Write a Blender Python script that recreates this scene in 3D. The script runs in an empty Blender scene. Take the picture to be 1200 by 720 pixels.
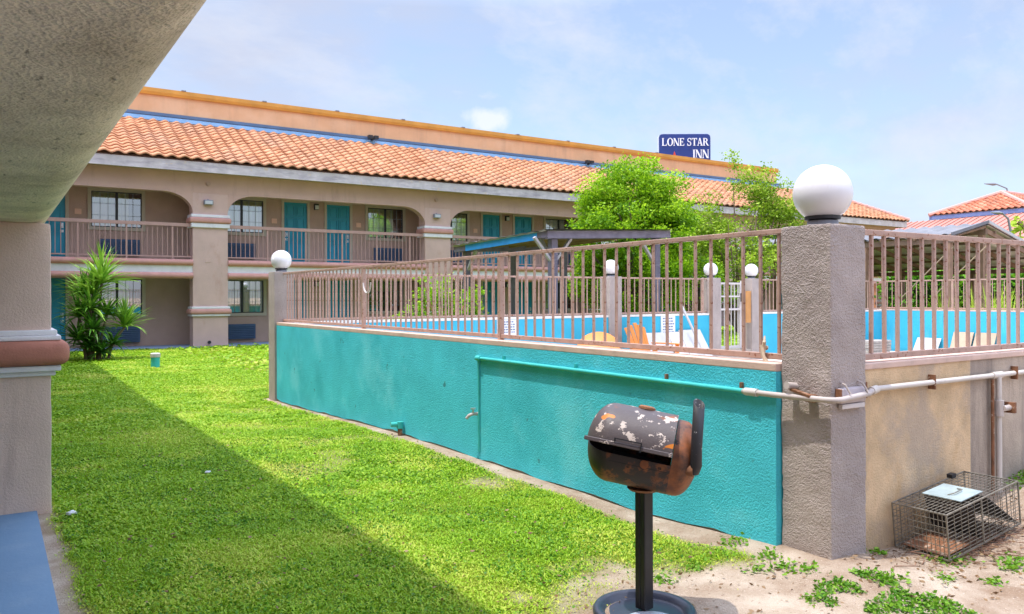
import bpy, bmesh, math, random
import numpy as np
from mathutils import Vector, Matrix
random.seed(7); RNG = np.random.default_rng(11)
R = math.radians; PI = math.pi
C = bpy.data.collections.new('courtyard'); bpy.context.scene.collection.children.link(C)
sc = bpy.context.scene
W = {}                                   # world matrix of every thing and part

# ------------------------------------------------------------------ materials
def nn(nt, t, **kw):
    n = nt.nodes.new(t)
    for k, v in kw.items():
        if k in n.inputs: n.inputs[k].default_value = v
        else: setattr(n, k, v)
    return n
def base(name):
    m = bpy.data.materials.new(name); m.use_nodes = True
    nt = m.node_tree; b = nt.nodes['Principled BSDF']
    return m, nt, b
def c4(c): return (c[0], c[1], c[2], 1)
def mixc(nt, f, a, b):
    n = nt.nodes.new('ShaderNodeMix'); n.data_type = 'RGBA'
    for sock, v in ((n.inputs['Factor'], f), (n.inputs['A'], a), (n.inputs['B'], b)):
        if hasattr(v, 'is_linked'): nt.links.new(v, sock)
        else: sock.default_value = v if isinstance(v, float) else c4(v)
    return n.outputs['Result']
def coords(nt, scale=(1, 1, 1)):
    t = nn(nt, 'ShaderNodeTexCoord'); mp = nn(nt, 'ShaderNodeMapping'); mp.inputs['Scale'].default_value = scale
    nt.links.new(t.outputs['Object'], mp.inputs['Vector']); return mp.outputs['Vector']
def noise(nt, vec, scale, detail=3., rough=.55):
    n = nn(nt, 'ShaderNodeTexNoise', Scale=scale, Detail=detail, Roughness=rough); nt.links.new(vec, n.inputs['Vector']); return n.outputs['Fac']
def ramp(nt, fac, lo, hi, a=0., b=1.):
    n = nn(nt, 'ShaderNodeMapRange'); n.inputs['From Min'].default_value = lo; n.inputs['From Max'].default_value = hi
    n.inputs['To Min'].default_value = a; n.inputs['To Max'].default_value = b
    nt.links.new(fac, n.inputs['Value']); return n.outputs['Result']
def bump(nt, b, h, strength, dist):
    n = nn(nt, 'ShaderNodeBump', Strength=strength, Distance=dist); nt.links.new(h, n.inputs['Height']); nt.links.new(n.outputs['Normal'], b.inputs['Normal'])
def mk(name, col, rough=.75, var=.12, vs=3., bs=0, bd=.006, bstr=.7, metal=0., spec=.35, stain=None, sa=.5, ss=(5, 5, .7), slo=.56, shi=.72, spots=None, sps=30., splo=.62, patch=None, ps=.8, pa=.6, plo=.5):
    """painted / plastered / metal surface: colour drift, vertical weather stains, flaked spots, bump"""
    m, nt, b = base(name); v = coords(nt)
    f = noise(nt, v, vs, 5)
    lo = tuple(x * (1 - var) for x in col); hi = tuple(min(1, x * (1 + var)) for x in col)
    col_s = mixc(nt, ramp(nt, f, .3, .7), lo, hi)
    if stain:
        sv = coords(nt, ss); fs = ramp(nt, noise(nt, sv, 1., 6, .65), slo, shi, 0., sa); col_s = mixc(nt, fs, col_s, stain)
    if patch:
        fq = ramp(nt, noise(nt, v, ps, 7, .68), plo, plo + .16, 0., pa); col_s = mixc(nt, fq, col_s, patch)
    if spots:
        fp = ramp(nt, noise(nt, v, sps, 4, .6), splo, splo + .04); col_s = mixc(nt, fp, col_s, spots)
    nt.links.new(col_s, b.inputs['Base Color'])
    b.inputs['Roughness'].default_value = rough; b.inputs['Metallic'].default_value = metal; b.inputs['Specular IOR Level'].default_value = spec
    if bs:
        h = noise(nt, v, bs, 4, .6); bump(nt, b, h, bstr, bd)
    return m
def stucco(name, col, lump=38., fine=130., bd=.012, **kw):
    m = mk(name, col, rough=.9, spec=.2, **kw); nt = m.node_tree; b = nt.nodes['Principled BSDF']; v = coords(nt)
    a = noise(nt, v, lump, 3, .6); vo = nn(nt, 'ShaderNodeTexVoronoi', Scale=fine); nt.links.new(v, vo.inputs['Vector'])
    ad = nn(nt, 'ShaderNodeMath', operation='MULTIPLY_ADD'); ad.inputs[1].default_value = .3
    nt.links.new(vo.outputs['Distance'], ad.inputs[0]); nt.links.new(a, ad.inputs[2]); bump(nt, b, ad.outputs[0], .9, bd)
    return m
def leafmat(name, dark, mid, light, trans=.3, rough=.5):
    m, nt, b = base(name); a = nn(nt, 'ShaderNodeAttribute', attribute_name='tint')
    r = nn(nt, 'ShaderNodeValToRGB'); r.color_ramp.elements[0].color = c4(dark); r.color_ramp.elements[1].color = c4(light)
    e = r.color_ramp.elements.new(.5); e.color = c4(mid); nt.links.new(a.outputs['Fac'], r.inputs['Fac'])
    nt.links.new(r.outputs['Color'], b.inputs['Base Color']); b.inputs['Roughness'].default_value = rough; b.inputs['Specular IOR Level'].default_value = .25
    t = nn(nt, 'ShaderNodeBsdfTranslucent'); nt.links.new(r.outputs['Color'], t.inputs['Color'])
    mx = nn(nt, 'ShaderNodeMixShader'); mx.inputs[0].default_value = trans
    nt.links.new(b.outputs[0], mx.inputs[1]); nt.links.new(t.outputs[0], mx.inputs[2]); nt.links.new(mx.outputs[0], nt.nodes['Material Output'].inputs['Surface'])
    return m

TAN = (.56, .365, .30); TANL = (.60, .41, .345); ROSE = (.55, .275, .225); WHT = (.72, .69, .68)
M = {}
M['tan'] = stucco('tan_stucco', TAN, var=.06, vs=1.5, stain=(.28, .2, .16), sa=.35, ss=(3, 3, .5))
M['walltan'] = stucco('brown_stucco', (.46, .305, .24), var=.07, vs=2)
M['column'] = stucco('column_stucco', TANL, var=.07, vs=2, stain=(.46, .24, .17), sa=.45, ss=(2, 2, 1), slo=.55)
M['nearcol'] = stucco('wing_column_stucco', (.66, .49, .395), lump=55, fine=170, bd=.006, var=.08, vs=2.5, stain=(.36, .25, .2), sa=.35, patch=(.66, .52, .44), ps=2.2, pa=.4, plo=.55)
M['soffit'] = stucco('soffit_stucco', (.80, .67, .49), lump=34, fine=90, bd=.014, var=.16, vs=2.2, stain=(.17, .13, .09), sa=.75, ss=(30, 9, 30), slo=.6, shi=.70, patch=(.42, .32, .21), ps=1.3, pa=.6)
M['rose'] = mk('rose_trim', ROSE, .7, .1, 4, bs=40, bd=.004)
M['rosedark'] = mk('dark_rose_trim', (.44, .175, .115), .75, .12, 6, bs=70, bd=.006)
M['white'] = mk('white_trim', WHT, .75, .07, 4, bs=50, bd=.004, stain=(.4, .36, .35), sa=.35, ss=(3, 3, 3))
M['fascia'] = mk('weathered_fascia', (.58, .52, .52), .8, .16, 3, stain=(.27, .23, .28), sa=.6, ss=(1.2, 1.2, 6), slo=.5, shi=.68, spots=(.62, .5, .4), sps=4, splo=.62)
M['railing'] = mk('rose_railing_paint', (.45, .27, .225), .6, .08, 5)
M['parapet'] = mk('peach_parapet', (.72, .42, .23), .85, .06, 1.2, stain=(.45, .27, .17), sa=.5, ss=(1.6, 1.6, .25), slo=.5, patch=(.80, .53, .33), ps=.5, pa=.5)
M['parcap'] = mk('ochre_cap', (.64, .31, .06), .6, .12, 2.)
M['flash'] = mk('blue_flashing', (.24, .42, .62), .45, .16, 1.5, metal=.15)
M['flashdark'] = mk('dark_blue_flashing', (.10, .17, .28), .5, .16, 1.5)
M['teal'] = mk('teal_door_paint', (.022, .27, .375), .45, .06, 2)
M['frame'] = mk('beige_frame', (.46, .38, .29), .7, .06, 4)
M['sash'] = mk('black_sash', (.025, .027, .03), .4, .1)
M['grid'] = mk('window_grid', (.30, .33, .36), .5, .1)
M['ac'] = mk('blue_grille', (.05, .085, .15), .55, .1)
M['plate'] = mk('number_plate', (.72, .42, .30), .6, .05)
M['steel'] = mk('steel', (.55, .56, .57), .35, .08, metal=.8)
M['black'] = mk('black_fitting', (.03, .03, .032), .5, .15)
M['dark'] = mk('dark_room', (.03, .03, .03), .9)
M['blue_floor'] = mk('blue_painted_concrete', (.13, .23, .345), .7, .05, 1.5, patch=(.20, .29, .38), ps=2.5, pa=.4, bs=45, bd=.003, spots=(.10, .15, .22), sps=9, splo=.70)
M['blue_far'] = mk('blue_grey_concrete', (.20, .26, .36), .8, .1, 2)
M['turq'] = stucco('turquoise_stucco', (.075, .57, .67), lump=62, fine=170, bd=.013, var=.10, vs=2.2, patch=(.20, .66, .74), ps=1.1, pa=.55, plo=.52, spots=(.05, .27, .30), sps=5.5, splo=.69, stain=(.03, .40, .48), sa=.5, ss=(1.5, 1.5, 1.2), slo=.5)
M['poolblue'] = stucco('pool_blue_stucco', (.055, .43, .60), bd=.006, var=.08, vs=2, stain=(.35, .6, .68), sa=.3, ss=(6, 6, .6))
M['beige'] = stucco('beige_stucco', (.62, .445, .265), lump=60, fine=160, bd=.008, var=.2, vs=5, patch=(.42, .33, .25), ps=2.1, pa=.8, plo=.47, spots=(.33, .24, .16), sps=16, splo=.70, stain=(.50, .27, .09), sa=.55, ss=(4, 4, 1.2))
M['greywall'] = stucco('grey_stained_stucco', (.45, .365, .285), lump=60, fine=160, bd=.006, var=.14, vs=2.5, patch=(.26, .21, .18), ps=2., pa=.6, stain=(.17, .14, .12), sa=.8, ss=(6, 6, .8), slo=.5)
M['cap'] = mk('pink_concrete_cap', (.60, .43, .35), .85, .1, 5, bs=60, bd=.004, stain=(.4, .3, .25), sa=.5, ss=(6, 6, 6))
M['whitecap'] = mk('white_wall_cap', (.74, .70, .66), .85, .06, 5)
M['found'] = mk('concrete_footing', (.40, .34, .29), .9, .2, 6, bs=40, bd=.01)
M['pillar'] = stucco('grey_pink_stucco', (.45, .38, .345), lump=58, fine=150, bd=.022, var=.12, vs=3, patch=(.33, .27, .25), ps=1.6, pa=.5, stain=(.28, .22, .19), sa=.3, ss=(5, 5, 1))
M['fence'] = mk('rose_brown_fence_paint', (.43, .28, .22), .6, .16, 8, bs=60, bd=.002, spots=(.24, .085, .04), sps=34, splo=.61)
M['globe'] = mk('white_globe_glass', (.72, .71, .72), .3, .03, 3, spec=.4, stain=(.56, .50, .40), sa=.35, ss=(9, 9, 2.5), slo=.52)
_b = M['globe'].node_tree.nodes['Principled BSDF']; _b.inputs['Subsurface Weight'].default_value = .8; _b.inputs['Subsurface Radius'].default_value = (.2, .2, .2); _b.inputs['Subsurface Scale'].default_value = .8
M['pvc'] = mk('white_pvc', (.56, .51, .46), .45, .08, 4, stain=(.34, .28, .23), sa=.5, ss=(7, 7, 7))
M['greypipe'] = mk('pink_white_pipe', (.46, .40, .365), .5, .14, 8, spots=(.42, .3, .22), sps=40, splo=.68)
M['tealpipe'] = mk('teal_pipe', (.05, .46, .43), .4, .1, 6)
M['rusty'] = mk('rusty_iron', (.22, .10, .05), .85, .35, 14, bs=60, bd=.004, spots=(.42, .30, .22), sps=24, splo=.58)
M['boxmetal'] = mk('painted_box', (.46, .40, .41), .5, .08, 6, spots=(.2, .12, .09), sps=40, splo=.66)
M['wood'] = mk('purple_grey_wood', (.17, .15, .185), .8, .25, 3, stain=(.3, .27, .3), sa=.6, ss=(2, 2, 12))
M['woodpale'] = mk('pale_grey_wood', (.42, .39, .38), .8, .2, 5)
M['bluepaint'] = mk('blue_painted_board', (.035, .31, .72), .6, .15, 2)
M['roofsheet'] = mk('pale_sheet_roof', (.55, .52, .50), .6, .15, 2)
M['postbrown'] = mk('brown_post', (.27, .165, .11), .8, .2, 4)
M['beam'] = mk('brown_beam', (.20, .13, .09), .85, .25, 4)
M['corr'] = mk('corrugated_steel', (.17, .17, .185), .7, .2, 2, metal=0, stain=(.3, .22, .17), sa=.5, ss=(1, 3, 1))
M['corrunder'] = mk('pale_roof_lining', (.66, .61, .54), .8, .15, 2)
M['orange'] = mk('orange_paint', (.60, .21, .04), .5, .1, 5)
M['ply'] = mk('pale_plywood', (.44, .34, .24), .8, .12, 3, stain=(.45, .33, .2), sa=.4, ss=(14, 14, 1))
M['plyorange'] = mk('varnished_board', (.52, .25, .085), .6, .12, 6)
M['whitep'] = mk('white_plastic', (.52, .52, .52), .45, .08, 3)
M['paper'] = mk('white_notice', (.76, .77, .80), .6, .04, 5)
M['ink'] = mk('grey_ink', (.12, .16, .28), .7)
M['block'] = mk('grey_paver', (.38, .33, .29), .9, .2, 8, bs=50, bd=.006)
M['gatewhite'] = mk('gate_paint', (.60, .55, .53), .5, .1, 5)
M['signblue'] = mk('navy_sign_face', (.022, .045, .20), .45, .05, 1)
M['signedge'] = mk('sign_edge', (.50, .56, .68), .5, .08, 1)
M['letter'] = mk('white_lettering', (.85, .86, .88), .5, .02)
M['pinkmetal'] = mk('pink_metal_roof', (.44, .19, .145), .75, .1, .6)
M['offwall'] = mk('orange_wall', (.62, .30, .14), .85, .08, 1)
M['offblue'] = mk('blue_fascia', (.16, .22, .42), .6, .1, 1)
M['lampgrey'] = mk('grey_lamp', (.22, .23, .26), .5, .1)
M['bark'] = mk('bark', (.20, .135, .095), .9, .3, 8, bs=30, bd=.02)
M['redstem'] = mk('reddish_stem', (.42, .19, .10), .85, .25, 6)
M['wire'] = mk('galvanised_wire', (.27, .25, .21), .5, .3, 20, metal=.55)
M['trapplate'] = mk('dark_trap_plate', (.075, .075, .08), .55, .3, 14, metal=.4)
M['guard'] = mk('pale_blue_plate', (.40, .50, .52), .35, .2, 10, metal=.3)
M['bag'] = mk('white_bag', (.78, .78, .80), .5, .06, 10)
M['stick'] = mk('dry_sticks', (.25, .14, .09), .9, .35, 20)
M['rope'] = mk('old_rope', (.55, .45, .33), .9, .25, 30)
M['decks'] = mk('pool_deck_concrete', (.62, .56, .50), .9, .12, 2, bs=50, bd=.006)
M['leaf1'] = leafmat('bright_leaf', (.10, .24, .006), (.31, .54, .012), (.55, .74, .04), .45)
M['leaf2'] = leafmat('olive_leaf', (.16, .27, .015), (.35, .52, .03), (.55, .66, .09), .35)
M['leaf3'] = leafmat('hedge_leaf', (.045, .15, .006), (.13, .36, .012), (.26, .54, .02), .3)
M['yucca'] = leafmat('strap_leaf', (.03, .11, .02), (.12, .30, .03), (.40, .62, .08), .22, .4)
M['grassm'] = leafmat('lawn_blade', (.13, .32, .012), (.34, .55, .02), (.64, .66, .12), .38)
M['weedm'] = leafmat('weed_leaf', (.05, .17, .012), (.16, .36, .02), (.36, .50, .06), .3)
M['dryleaf'] = leafmat('dry_leaf', (.10, .05, .025), (.26, .16, .08), (.45, .33, .2), .15)

def tilemat(name, a, b, c):
    m, nt, bb = base(name); at = nn(nt, 'ShaderNodeAttribute', attribute_name='tint')
    r = nn(nt, 'ShaderNodeValToRGB'); r.color_ramp.elements[0].color = c4(a); r.color_ramp.elements[1].color = c4(c)
    e = r.color_ramp.elements.new(.5); e.color = c4(b); nt.links.new(at.outputs['Fac'], r.inputs['Fac'])
    v = coords(nt); f = ramp(nt, noise(nt, v, 6, 5, .6), .35, .75, 0, .3)
    f2 = ramp(nt, noise(nt, v, .55, 7, .7), .48, .68, 0, .5); nt.links.new(mixc(nt, f2, mixc(nt, f, r.outputs['Color'], (.30, .15, .10)), (.40, .25, .18)), bb.inputs['Base Color']); bb.inputs['Roughness'].default_value = .8
    bb.inputs['Specular IOR Level'].default_value = .25
    return m
M['tile'] = tilemat('terracotta_tile', (.44, .165, .072), (.60, .28, .14), (.70, .39, .22))
M['tilered'] = tilemat('red_mixed_tile', (.26, .09, .05), (.52, .17, .09), (.72, .40, .25))

def glassmat():
    m, nt, b = base('window_glass'); b.inputs['Base Color'].default_value = (.02, .03, .035, 1); b.inputs['Roughness'].default_value = .03
    b.inputs['Specular IOR Level'].default_value = .9; t = nn(nt, 'ShaderNodeBsdfTransparent'); t.inputs[0].default_value = (.93, .97, .96, 1); b = nn(nt, 'ShaderNodeBsdfGlossy', Roughness=.02); b.inputs['Color'].default_value = (.92, .95, .97, 1)
    mx = nn(nt, 'ShaderNodeMixShader'); mx.inputs[0].default_value = .62
    nt.links.new(b.outputs[0], mx.inputs[1]); nt.links.new(t.outputs[0], mx.inputs[2]); nt.links.new(mx.outputs[0], nt.nodes['Material Output'].inputs['Surface'])
    return m
M['glass'] = glassmat()
def curtainmat(name, top, low):
    m, nt, b = base(name); v = coords(nt); 
    t = nn(nt, 'ShaderNodeTexCoord'); s = nn(nt, 'ShaderNodeSeparateXYZ'); nt.links.new(t.outputs['Object'], s.inputs[0])
    f = ramp(nt, noise(nt, coords(nt, (9, 9, .2)), 1.5, 2), .35, .65); c = mixc(nt, f, tuple(x * .72 for x in low), low)
    nt.links.new(c, b.inputs['Base Color']); b.inputs['Roughness'].default_value = .9
    return m
M['curtain'] = curtainmat('cream_curtain', None, (.85, .88, .88))
M['curtain_beige'] = curtainmat('beige_curtain', None, (.55, .47, .36))
M['curtain_green'] = curtainmat('green_curtain', None, (.36, .42, .20))

def grillmat(name, paint, rustamt, flakes):
    m, nt, b = base(name); v = coords(nt)
    rust = mixc(nt, ramp(nt, noise(nt, v, 9, 6, .65), .35, .65), (.06, .028, .018), (.30, .10, .033))
    rust = mixc(nt, ramp(nt, noise(nt, v, 22, 5, .6), .6, .68), rust, (.012, .01, .01))
    f = ramp(nt, noise(nt, v, 5.5, 6, .62), rustamt, rustamt + .05)
    col = mixc(nt, f, paint, rust)
    if flakes:
        col = mixc(nt, ramp(nt, noise(nt, coords(nt, (1, 1, 1.6)), 13, 5, .7), .585, .60), col, (.52, .44, .38))
        col = mixc(nt, ramp(nt, noise(nt, coords(nt, (1.2, 1, 2.)), 6.3, 2, .5), .69, .70), col, (.55, .17, .015))
    nt.links.new(col, b.inputs['Base Color']); b.inputs['Roughness'].default_value = .5; b.inputs['Specular IOR Level'].default_value = .4
    bump(nt, b, noise(nt, v, 70, 5, .65), .5, .003)
    return m
M['lid'] = grillmat('flaked_grey_enamel', (.085, .068, .068), .62, True)
M['drum'] = grillmat('burnt_rusty_steel', (.035, .027, .027), .50, False)
M['rustend'] = grillmat('bright_rust', (.10, .035, .018), .34, False)
M['post'] = mk('black_post_paint', (.022, .022, .024), .38, .2, 6, spots=(.25, .25, .25), sps=60, splo=.72)
M['chim'] = mk('black_pipe_paint', (.028, .028, .032), .4, .2, 6, spots=(.6, .58, .58), sps=45, splo=.66)
M['rimblue'] = mk('blue_black_rim', (.035, .04, .06), .35, .2, 5)
M['rimgrey'] = mk('grey_hub', (.40, .42, .46), .4, .15, 8, metal=.3)

# ------------------------------------------------------------------ objects
def tag(o, label=None, cat=None, group=None, kind=None):
    if label: o['label'] = label
    if cat: o['category'] = cat
    if group: o['group'] = group
    if kind: o['kind'] = kind
    return o
def thing(name, loc, label, cat, group=None, rot=0.):
    o = bpy.data.objects.new(name, None); C.objects.link(o); o.empty_display_size = .2
    o.location = loc; o.rotation_euler = (0, 0, rot); W[o.name] = Matrix.Translation(loc) @ Matrix.Rotation(rot, 4, 'Z')
    return tag(o, label, cat, group)
def link(name, me, mat, parent=None, smooth=False):
    me.materials.append(M[mat] if isinstance(mat, str) else mat)
    if smooth: me.polygons.foreach_set('use_smooth', [True] * len(me.polygons))
    o = bpy.data.objects.new(name, me); C.objects.link(o)
    if parent: o.parent = parent; W[o.name] = W[parent.name].copy()
    else: W[o.name] = Matrix.Identity(4)
    return o
def dup(o, parent=None, off=None):
    c = o.copy(); C.objects.link(c); c.parent = parent
    W[c.name] = W[parent.name].copy() if parent else Matrix.Identity(4)
    if off: c.location = Vector(o.location) + Vector(off)
    return c
def duptree(root, loc, label, rot=None):
    c = root.copy(); C.objects.link(c); c.location = loc; c['label'] = label
    if rot is not None: c.rotation_euler = (0, 0, rot)
    for ch in list(root.children):
        d = ch.copy(); C.objects.link(d); d.parent = c
        for g in list(ch.children):
            e = g.copy(); C.objects.link(e); e.parent = d
    return c

class MB:
    def __init__(s): s.v = []; s.f = []
    def add(s, vs, fs):
        n = len(s.v); s.v += [tuple(p) for p in vs]; s.f += [tuple(i + n for i in f) for f in fs]; return s
    def box(s, x0, x1, y0, y1, z0, z1):
        return s.add([(x0, y0, z0), (x1, y0, z0), (x1, y1, z0), (x0, y1, z0), (x0, y0, z1), (x1, y0, z1), (x1, y1, z1), (x0, y1, z1)],
                     [(0, 3, 2, 1), (4, 5, 6, 7), (0, 1, 5, 4), (1, 2, 6, 5), (2, 3, 7, 6), (3, 0, 4, 7)])
    def bar(s, a, b, w, h=None, up=(0, 0, 1)):
        a = Vector(a); b = Vector(b); d = (b - a).normalized(); u = Vector(up)
        if abs(d.dot(u)) > .95: u = Vector((1, 0, 0))
        r = d.cross(u).normalized(); u = r.cross(d); h = w if h is None else h; r = r * w / 2; u = u * h / 2
        return s.add([a - r - u, a + r - u, a + r + u, a - r + u, b - r - u, b + r - u, b + r + u, b - r + u],
                     [(0, 3, 2, 1), (4, 5, 6, 7), (0, 1, 5, 4), (1, 2, 6, 5), (2, 3, 7, 6), (3, 0, 4, 7)])
    def tube(s, pts, r, n=10, cap=True):
        pts = [Vector(p) for p in pts]; rs = r if isinstance(r, (list, tuple)) else [r] * len(pts); vs = []; fs = []
        ref = None
        for i, p in enumerate(pts):
            d = (pts[min(i + 1, len(pts) - 1)] - pts[max(i - 1, 0)]).normalized()
            if ref is None: ref = Vector((0, 0, 1)) if abs(d.z) < .9 else Vector((1, 0, 0))
            a = d.cross(ref).normalized(); b2 = a.cross(d).normalized(); ref = b2 if abs(b2.dot(d)) < .9 else ref
            for k in range(n):
                t = 2 * PI * k / n; vs.append(p + (a * math.cos(t) + b2 * math.sin(t)) * rs[i])
        for i in range(len(pts) - 1):
            for k in range(n):
                k2 = (k + 1) % n; fs.append((i * n + k, i * n + k2, (i + 1) * n + k2, (i + 1) * n + k))
        if cap: fs.append(tuple(range(n - 1, -1, -1))); fs.append(tuple((len(pts) - 1) * n + k for k in range(n)))
        return s.add(vs, fs)
    def lathe(s, prof, n=24, o=(0, 0, 0)):
        vs = []; fs = []; m = len(prof)
        for r, z in prof:
            for k in range(n): t = 2 * PI * k / n; vs.append((o[0] + r * math.cos(t), o[1] + r * math.sin(t), o[2] + z))
        for i in range(m - 1):
            for k in range(n): k2 = (k + 1) % n; fs.append((i * n + k, i * n + k2, (i + 1) * n + k2, (i + 1) * n + k))
        if prof[0][0] > 1e-4: fs.append(tuple(range(n - 1, -1, -1)))
        if prof[-1][0] > 1e-4: fs.append(tuple((m - 1) * n + k for k in range(n)))
        return s.add(vs, fs)
    def prism(s, poly, a, b, axis='y'):
        """poly of (u,w): axis y -> (x,z), axis x -> (y,z), axis z -> (x,y)"""
        def P(u, w, t): return (u, t, w) if axis == 'y' else ((t, u, w) if axis == 'x' else (u, w, t))
        n = len(poly); vs = [P(u, w, a) for u, w in poly] + [P(u, w, b) for u, w in poly]
        fs = [tuple(range(n)), tuple(range(2 * n - 1, n - 1, -1))] + [(i, i + n, (i + 1) % n + n, (i + 1) % n) for i in range(n)]
        return s.add(vs, fs)
    def build(s, name, mat, parent=None, smooth=False, bevel=0, seg=2, local=False, sharp=None):
        vs = s.v
        if parent is not None and not local:
            inv = W[parent.name].inverted(); vs = [tuple(inv @ Vector(p)) for p in vs]
        me = bpy.data.meshes.new(name); me.from_pydata(vs, [], s.f); me.validate()
        bm = bmesh.new(); bm.from_mesh(me); bmesh.ops.recalc_face_normals(bm, faces=bm.faces)
        if bevel: bmesh.ops.bevel(bm, geom=bm.edges[:], offset=bevel, segments=seg, affect='EDGES', profile=.6, clamp_overlap=True)
        if smooth:
            for f in bm.faces: f.smooth = True
            for e in bm.edges:
                if len(e.link_faces) == 2 and e.calc_face_angle(0) > R(sharp or 40): e.smooth = False
        bm.to_mesh(me); bm.free()
        return link(name, me, mat, parent)
def npmesh(name, V, F, mat, parent=None, tint=None, smooth=False):
    """V (n,3), F (m,k) numpy arrays"""
    V = np.asarray(V, np.float32); F = np.asarray(F, np.int32); k = F.shape[1]
    if parent is not None:
        Mi = np.array(W[parent.name].inverted()); V = V @ Mi[:3, :3].T.astype(np.float32) + Mi[:3, 3].astype(np.float32)
    me = bpy.data.meshes.new(name); me.vertices.add(len(V)); me.vertices.foreach_set('co', np.ascontiguousarray(V, np.float32).ravel())
    me.loops.add(F.size); me.loops.foreach_set('vertex_index', np.ascontiguousarray(F).ravel())
    me.polygons.add(len(F)); me.polygons.foreach_set('loop_start', np.arange(0, F.size, k, dtype=np.int32))
    me.update(calc_edges=True)
    if tint is not None:
        a = me.attributes.new('tint', 'FLOAT', 'POINT'); a.data.foreach_set('value', np.asarray(tint, np.float32))
    me.materials.append(M[mat] if isinstance(mat, str) else mat)
    if smooth: me.polygons.foreach_set('use_smooth', np.ones(len(F), bool))
    o = bpy.data.objects.new(name, me); C.objects.link(o)
    if parent: o.parent = parent; W[o.name] = W[parent.name].copy()
    else: W[o.name] = Matrix.Identity(4)
    return o
def vnoise(x, y, s, seed=0):
    x = np.asarray(x) * s; y = np.asarray(y) * s; xi = np.floor(x).astype(np.int64); yi = np.floor(y).astype(np.int64); fx = x - xi; fy = y - yi
    def h(a, b):
        n = (a * 374761393 + b * 668265263 + seed * 974634213) & 0xffffffff; n = ((n ^ (n >> 13)) * 1274126177) & 0xffffffff
        return ((n ^ (n >> 16)) & 0xffff) / 65535.
    fx = fx * fx * (3 - 2 * fx); fy = fy * fy * (3 - 2 * fy)
    return (h(xi, yi) * (1 - fx) + h(xi + 1, yi) * fx) * (1 - fy) + (h(xi, yi + 1) * (1 - fx) + h(xi + 1, yi + 1) * fx) * fy
def sst(a, b, x): t = np.clip((np.asarray(x, float) - a) / (b - a), 0, 1); return t * t * (3 - 2 * t)

# ------------------------------------------------------------------ ground
def g(x, y):
    x = np.asarray(x, float); y = np.asarray(y, float)
    z = -.03 + .012 * (vnoise(x, y, 1.1, 3) - .5) + .018 * (vnoise(x, y, 3.7, 5) - .5) * sst(12, 6, y)
    z = z - .15 * np.exp(-((y - 14) / 3.2) ** 2) * sst(1.2, 3.6, x) * sst(7, 5, x)
    z = z + .075 * np.exp(-((x - 4.35) / .45) ** 2) * sst(4.6, 3.2, y) * sst(1.8, 2.8, y)
    z = z + .36 * sst(4.9, 7.6, x) * sst(3.6, 3.2, y)
    inside = sst(4.3, 4.4, x) * sst(3.1, 3.2, y) * sst(14.35, 14.25, y) * sst(23.2, 23.0, x)
    z = z * (1 - inside) - .25 * inside
    z = z + .3 * sst(8, 15, x) * sst(14.3, 14.9, y) * sst(27.5, 24, y) * sst(40, 30, x)
    return z
def lawn(x, y):
    """how much grass grows at a spot, 0..1"""
    x = np.asarray(x, float); y = np.asarray(y, float); n = vnoise(x, y, 2.3, 21); n2 = vnoise(x, y, 6.5, 22); n3 = vnoise(x, y, .9, 23)
    strip = .10 + .10 * sst(9, 5, y) + .12 * (n - .5)
    d = sst(0, .12, 4.235 - strip - x)
    edge = 3.30 + .28 * np.exp(-((x - 3.1) / .5) ** 2) + .3 * (n - .5) + .5 * (n2 - .5) - .5 * sst(2.5, 2.2, x)
    thin = sst(edge - .25, edge + .65, y)
    d = d * thin * sst(.36, .50, x - .10 * (n2 - .5) - .1 * (n - .5))
    d = d * (1 - .75 * sst(.62, .80, n) * sst(4.5, 7, y) * sst(1.9, 2.6, x) * .6)
    d = d * (1 - .8 * np.exp(-(((x - 3.75) / .25) ** 2 + ((y - 6.15) / .35) ** 2)))
    patch = 0 * sst(1.15, .8, np.sqrt(((x - 4.06) / .27) ** 2 + ((y - 2.42) / .50) ** 2) + .5 * (n2 - .5))
    d = np.where(x < 4.3, np.maximum(d, patch), np.where(y < 3, patch, 0))
    d = np.where(y > 14.5, np.maximum(np.where(x > 4.3, .8, .95) * sst(.3, .5, x), 0), d); d = np.where(y > 28.3, 0, d)
    return d
xs = np.unique(np.concatenate([[-2500, -600, -200, -80, -40, -20, -10, -5], np.arange(-2, 8.01, .07), np.arange(8, 50, .6), [55, 70, 100, 200, 500, 2500]]))
ys = np.unique(np.concatenate([[-2500, -600, -200, -60, -25, -10, -4], np.arange(0, 15.01, .08), np.arange(15, 32, .4), [40, 60, 100, 200, 500, 2500]]))
X, Y = np.meshgrid(xs, ys); Z = g(X, Y); nx, ny = len(xs), len(ys)
idx = np.arange(nx * ny).reshape(ny, nx); F = np.stack([idx[:-1, :-1], idx[:-1, 1:], idx[1:, 1:], idx[1:, :-1]], -1).reshape(-1, 4)
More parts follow.
